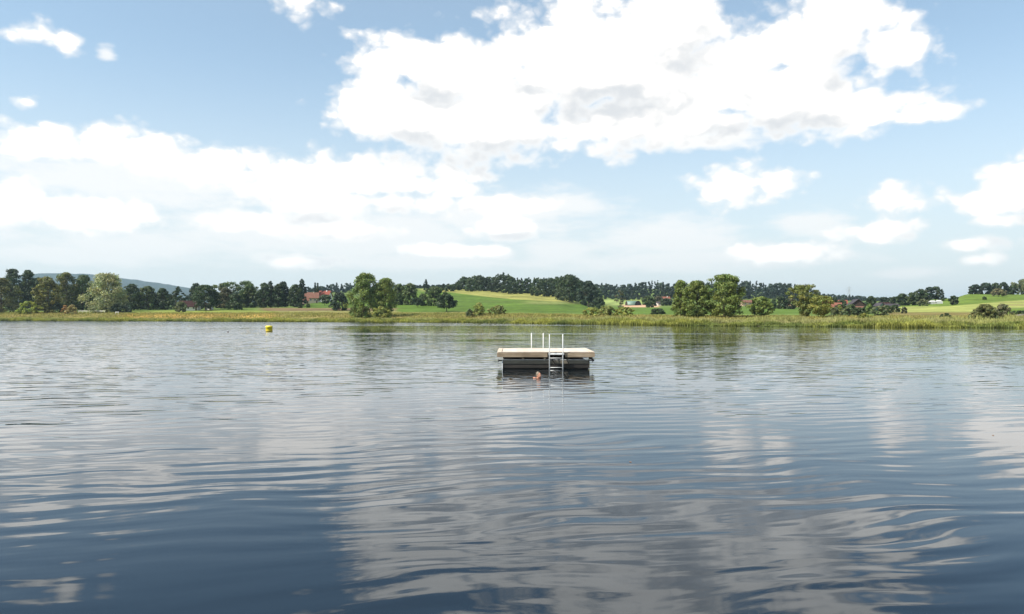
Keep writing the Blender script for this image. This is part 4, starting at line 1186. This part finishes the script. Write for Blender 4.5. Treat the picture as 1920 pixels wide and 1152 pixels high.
# power pylon far behind the village
M_LATTICE = plain('pylon_steel', (.42, .44, .46), .6, .1, 1., .3)
def pylon(px, Y, ytop, label):
    zb = gz(px, Y); H = CH + (HZ - ytop) * Y / F - zb
    root = empty('power_pylon', ((px - 960) / F * Y, Y, zb))
    mb = MB()
    lv = [(0, 3.4), (.35, 2.1), (.62, 1.2), (.8, .8), (1, .15)]
    for sx in (-1, 1):
        for sy in (-1, 1):
            mb.tube([(sx * r, sy * r, f_ * H) for f_, r in lv], .16, 5)
    for (f0, r0), (f1, r1) in zip(lv, lv[1:]):
        for s in (-1, 1):
            mb.tube([(-r0, s * r0, f0 * H), (r1, s * r1, f1 * H)], .09, 4); mb.tube([(r0, s * r0, f0 * H), (-r1, s * r1, f1 * H)], .09, 4)
            mb.tube([(s * r0, -r0, f0 * H), (s * r1, r1, f1 * H)], .09, 4); mb.tube([(s * r0, r0, f0 * H), (s * r1, -r1, f1 * H)], .09, 4)
    mb.build('tower', M_LATTICE, root)
    for f_, w in ((.64, 6.2), (.76, 7.2), (.88, 4.6)):
        m2 = MB(); m2.tube([(-w, 0, f_ * H), (w, 0, f_ * H)], .14, 5); m2.tube([(-w, 0, f_ * H), (0, 0, f_ * H + 1.8), (w, 0, f_ * H)], .10, 5)
        m2.build('cross_arm', M_LATTICE, root)
    return tag(root, label, 'pylon')
pylon(1592, 1450, 537, 'thin grey lattice power pylon above the village')
# small white car on the farm track
M_CARW = plain('white_car_paint', (.75, .75, .74), .3, .03, 2.)
def car(px, Y, label, rz):
    zb = gz(px, Y)
    root = empty('parked_car', ((px - 960) / F * Y, Y, zb), rz)
    prof = [(-2.1, .35), (-2.1, .85), (-1.9, .98), (-1.55, 1.02), (-1.0, 1.45), (.55, 1.47), (1.1, 1.0), (2.0, .86), (2.12, .62), (2.1, .35)]
    vs = [(x, -.82, z_) for x, z_ in prof] + [(x, .82, z_) for x, z_ in prof]; N = len(prof)
    MB().poly(vs, [tuple(range(N)), tuple(range(2 * N - 1, N - 1, -1))] + [(k, (k + 1) % N, N + (k + 1) % N, N + k) for k in range(N)]).build('body', M_CARW, root)
    for s in (-1, 1):
        MB().poly([(-1.4, s * .83, 1.04), (-.98, s * .83, 1.38), (.5, s * .83, 1.40), (.95, s * .83, 1.03), (-1.4, s * .81, 1.04), (-.98, s * .81, 1.38), (.5, s * .81, 1.40), (.95, s * .81, 1.03)], [(0, 1, 2, 3), (7, 6, 5, 4), (0, 4, 5, 1), (1, 5, 6, 2), (2, 6, 7, 3), (3, 7, 4, 0)]).build('side_window', M_GLASS, root)
        for x in (-1.3, 1.3):
            MB().tube([(x, s * .88, .32), (x, s * .66, .32)], .32, 14).build('wheel', M_BLACK, root)
    return tag(root, label, 'car')
car(1218, 735, 'white car on the tan field track', R(6))
# low white fence and bench on the left bank
M_PALEW = plain('pale_painted_wood', (.62, .58, .52), .8, .1, 3.)
zf = gz(172, 428)
fence = empty('garden_fence', ((172 - 960) / F * 428, 428, zf))
for z_ in (.55, 1.0):
    MB().box((0, 0, z_ + .6), (15.5, .06, .22)).build('rail', M_PALEW, fence)
for k in range(8):
    MB().box((-7.4 + k * 2.11, .07, .75), (.12, .09, 1.7)).build('post', M_PALEW, fence)
tag(fence, 'low pale painted fence at the foot of the pale willow', 'fence')
zf = gz(219, 405)
bench = empty('garden_bench', ((219 - 960) / F * 405, 405, zf), R(10))
for k in range(3): MB().box((0, -.22 + .2 * k, .92), (1.8, .16, .05)).build('seat_slat', M_WHITEW, bench)
for k in range(2): MB().box((0, .30, 1.15 + .22 * k), (1.8, .05, .16)).build('back_slat', M_WHITEW, bench)
for sx in (-1, 1):
    MB().box((sx * .75, -.2, .45), (.08, .08, .9)).build('leg', M_WHITEW, bench)
    MB().box((sx * .75, .34, .75), (.08, .06, 1.5)).build('leg', M_WHITEW, bench)
tag(bench, 'tiny white bench on the meadow right of the fence', 'bench')
# felled timber at the right edge
M_LOG = wood('grey_logs', (.10, .085, .075), (.26, .23, .20), 0, .9)
def log(label, px, py, Y, ln, r, rz, tilt):
    p_ = at(px, py, Y); zb = gz(px, Y)
    root = empty('felled_log', (p_.x, Y, max(zb, zb)), rz)
    root.rotation_euler = (0, -tilt, rz)
    zc = max(r, p_.z - zb)
    MB().tube([(-ln / 2, 0, zc), (-ln * .1, .1, zc + .05), (ln / 2, 0, zc)], [r * 1.15, r, r * .8], 10).build('trunk', M_LOG, root, True)
    for k in range(4):
        x = -ln * .4 + k * ln * .25; s = 1 if k % 2 else -1
        MB().tube([(x, s * r * .6, zc), (x + .35, s * (r + .5), zc + .15)], [r * .3, r * .1], 6).build('branch', M_LOG, root, True)
    tag(root, label, 'log')
log('grey felled log at the right picture edge, upper one', 1918, 591, 215, 4.6, .26, R(6), .10)
log('grey felled log at the right picture edge, lower one', 1914, 594.5, 212, 4.2, .24, R(-4), .05)

# ------------------------------------------------------------------ summer haze
mb = MB(); mb.box((0, 0, 172), (35400, 35400, 352))
m_haze = bpy.data.materials.new('summer_haze'); m_haze.use_nodes = True
q = NT(m_haze.node_tree)
pv = q.n('ShaderNodeVolumePrincipled')
pv.inputs['Color'].default_value = (.64, .85, 1.0, 1)
pv.inputs['Density'].default_value = 7.0e-5
pv.inputs['Anisotropy'].default_value = .2
oh = q.n('ShaderNodeOutputMaterial'); q.put(oh.inputs['Volume'], pv.outputs[0])
haze = mb.build('haze', m_haze)
tag(haze, 'thin blue summer haze lying over the lake and hills', kind='stuff')
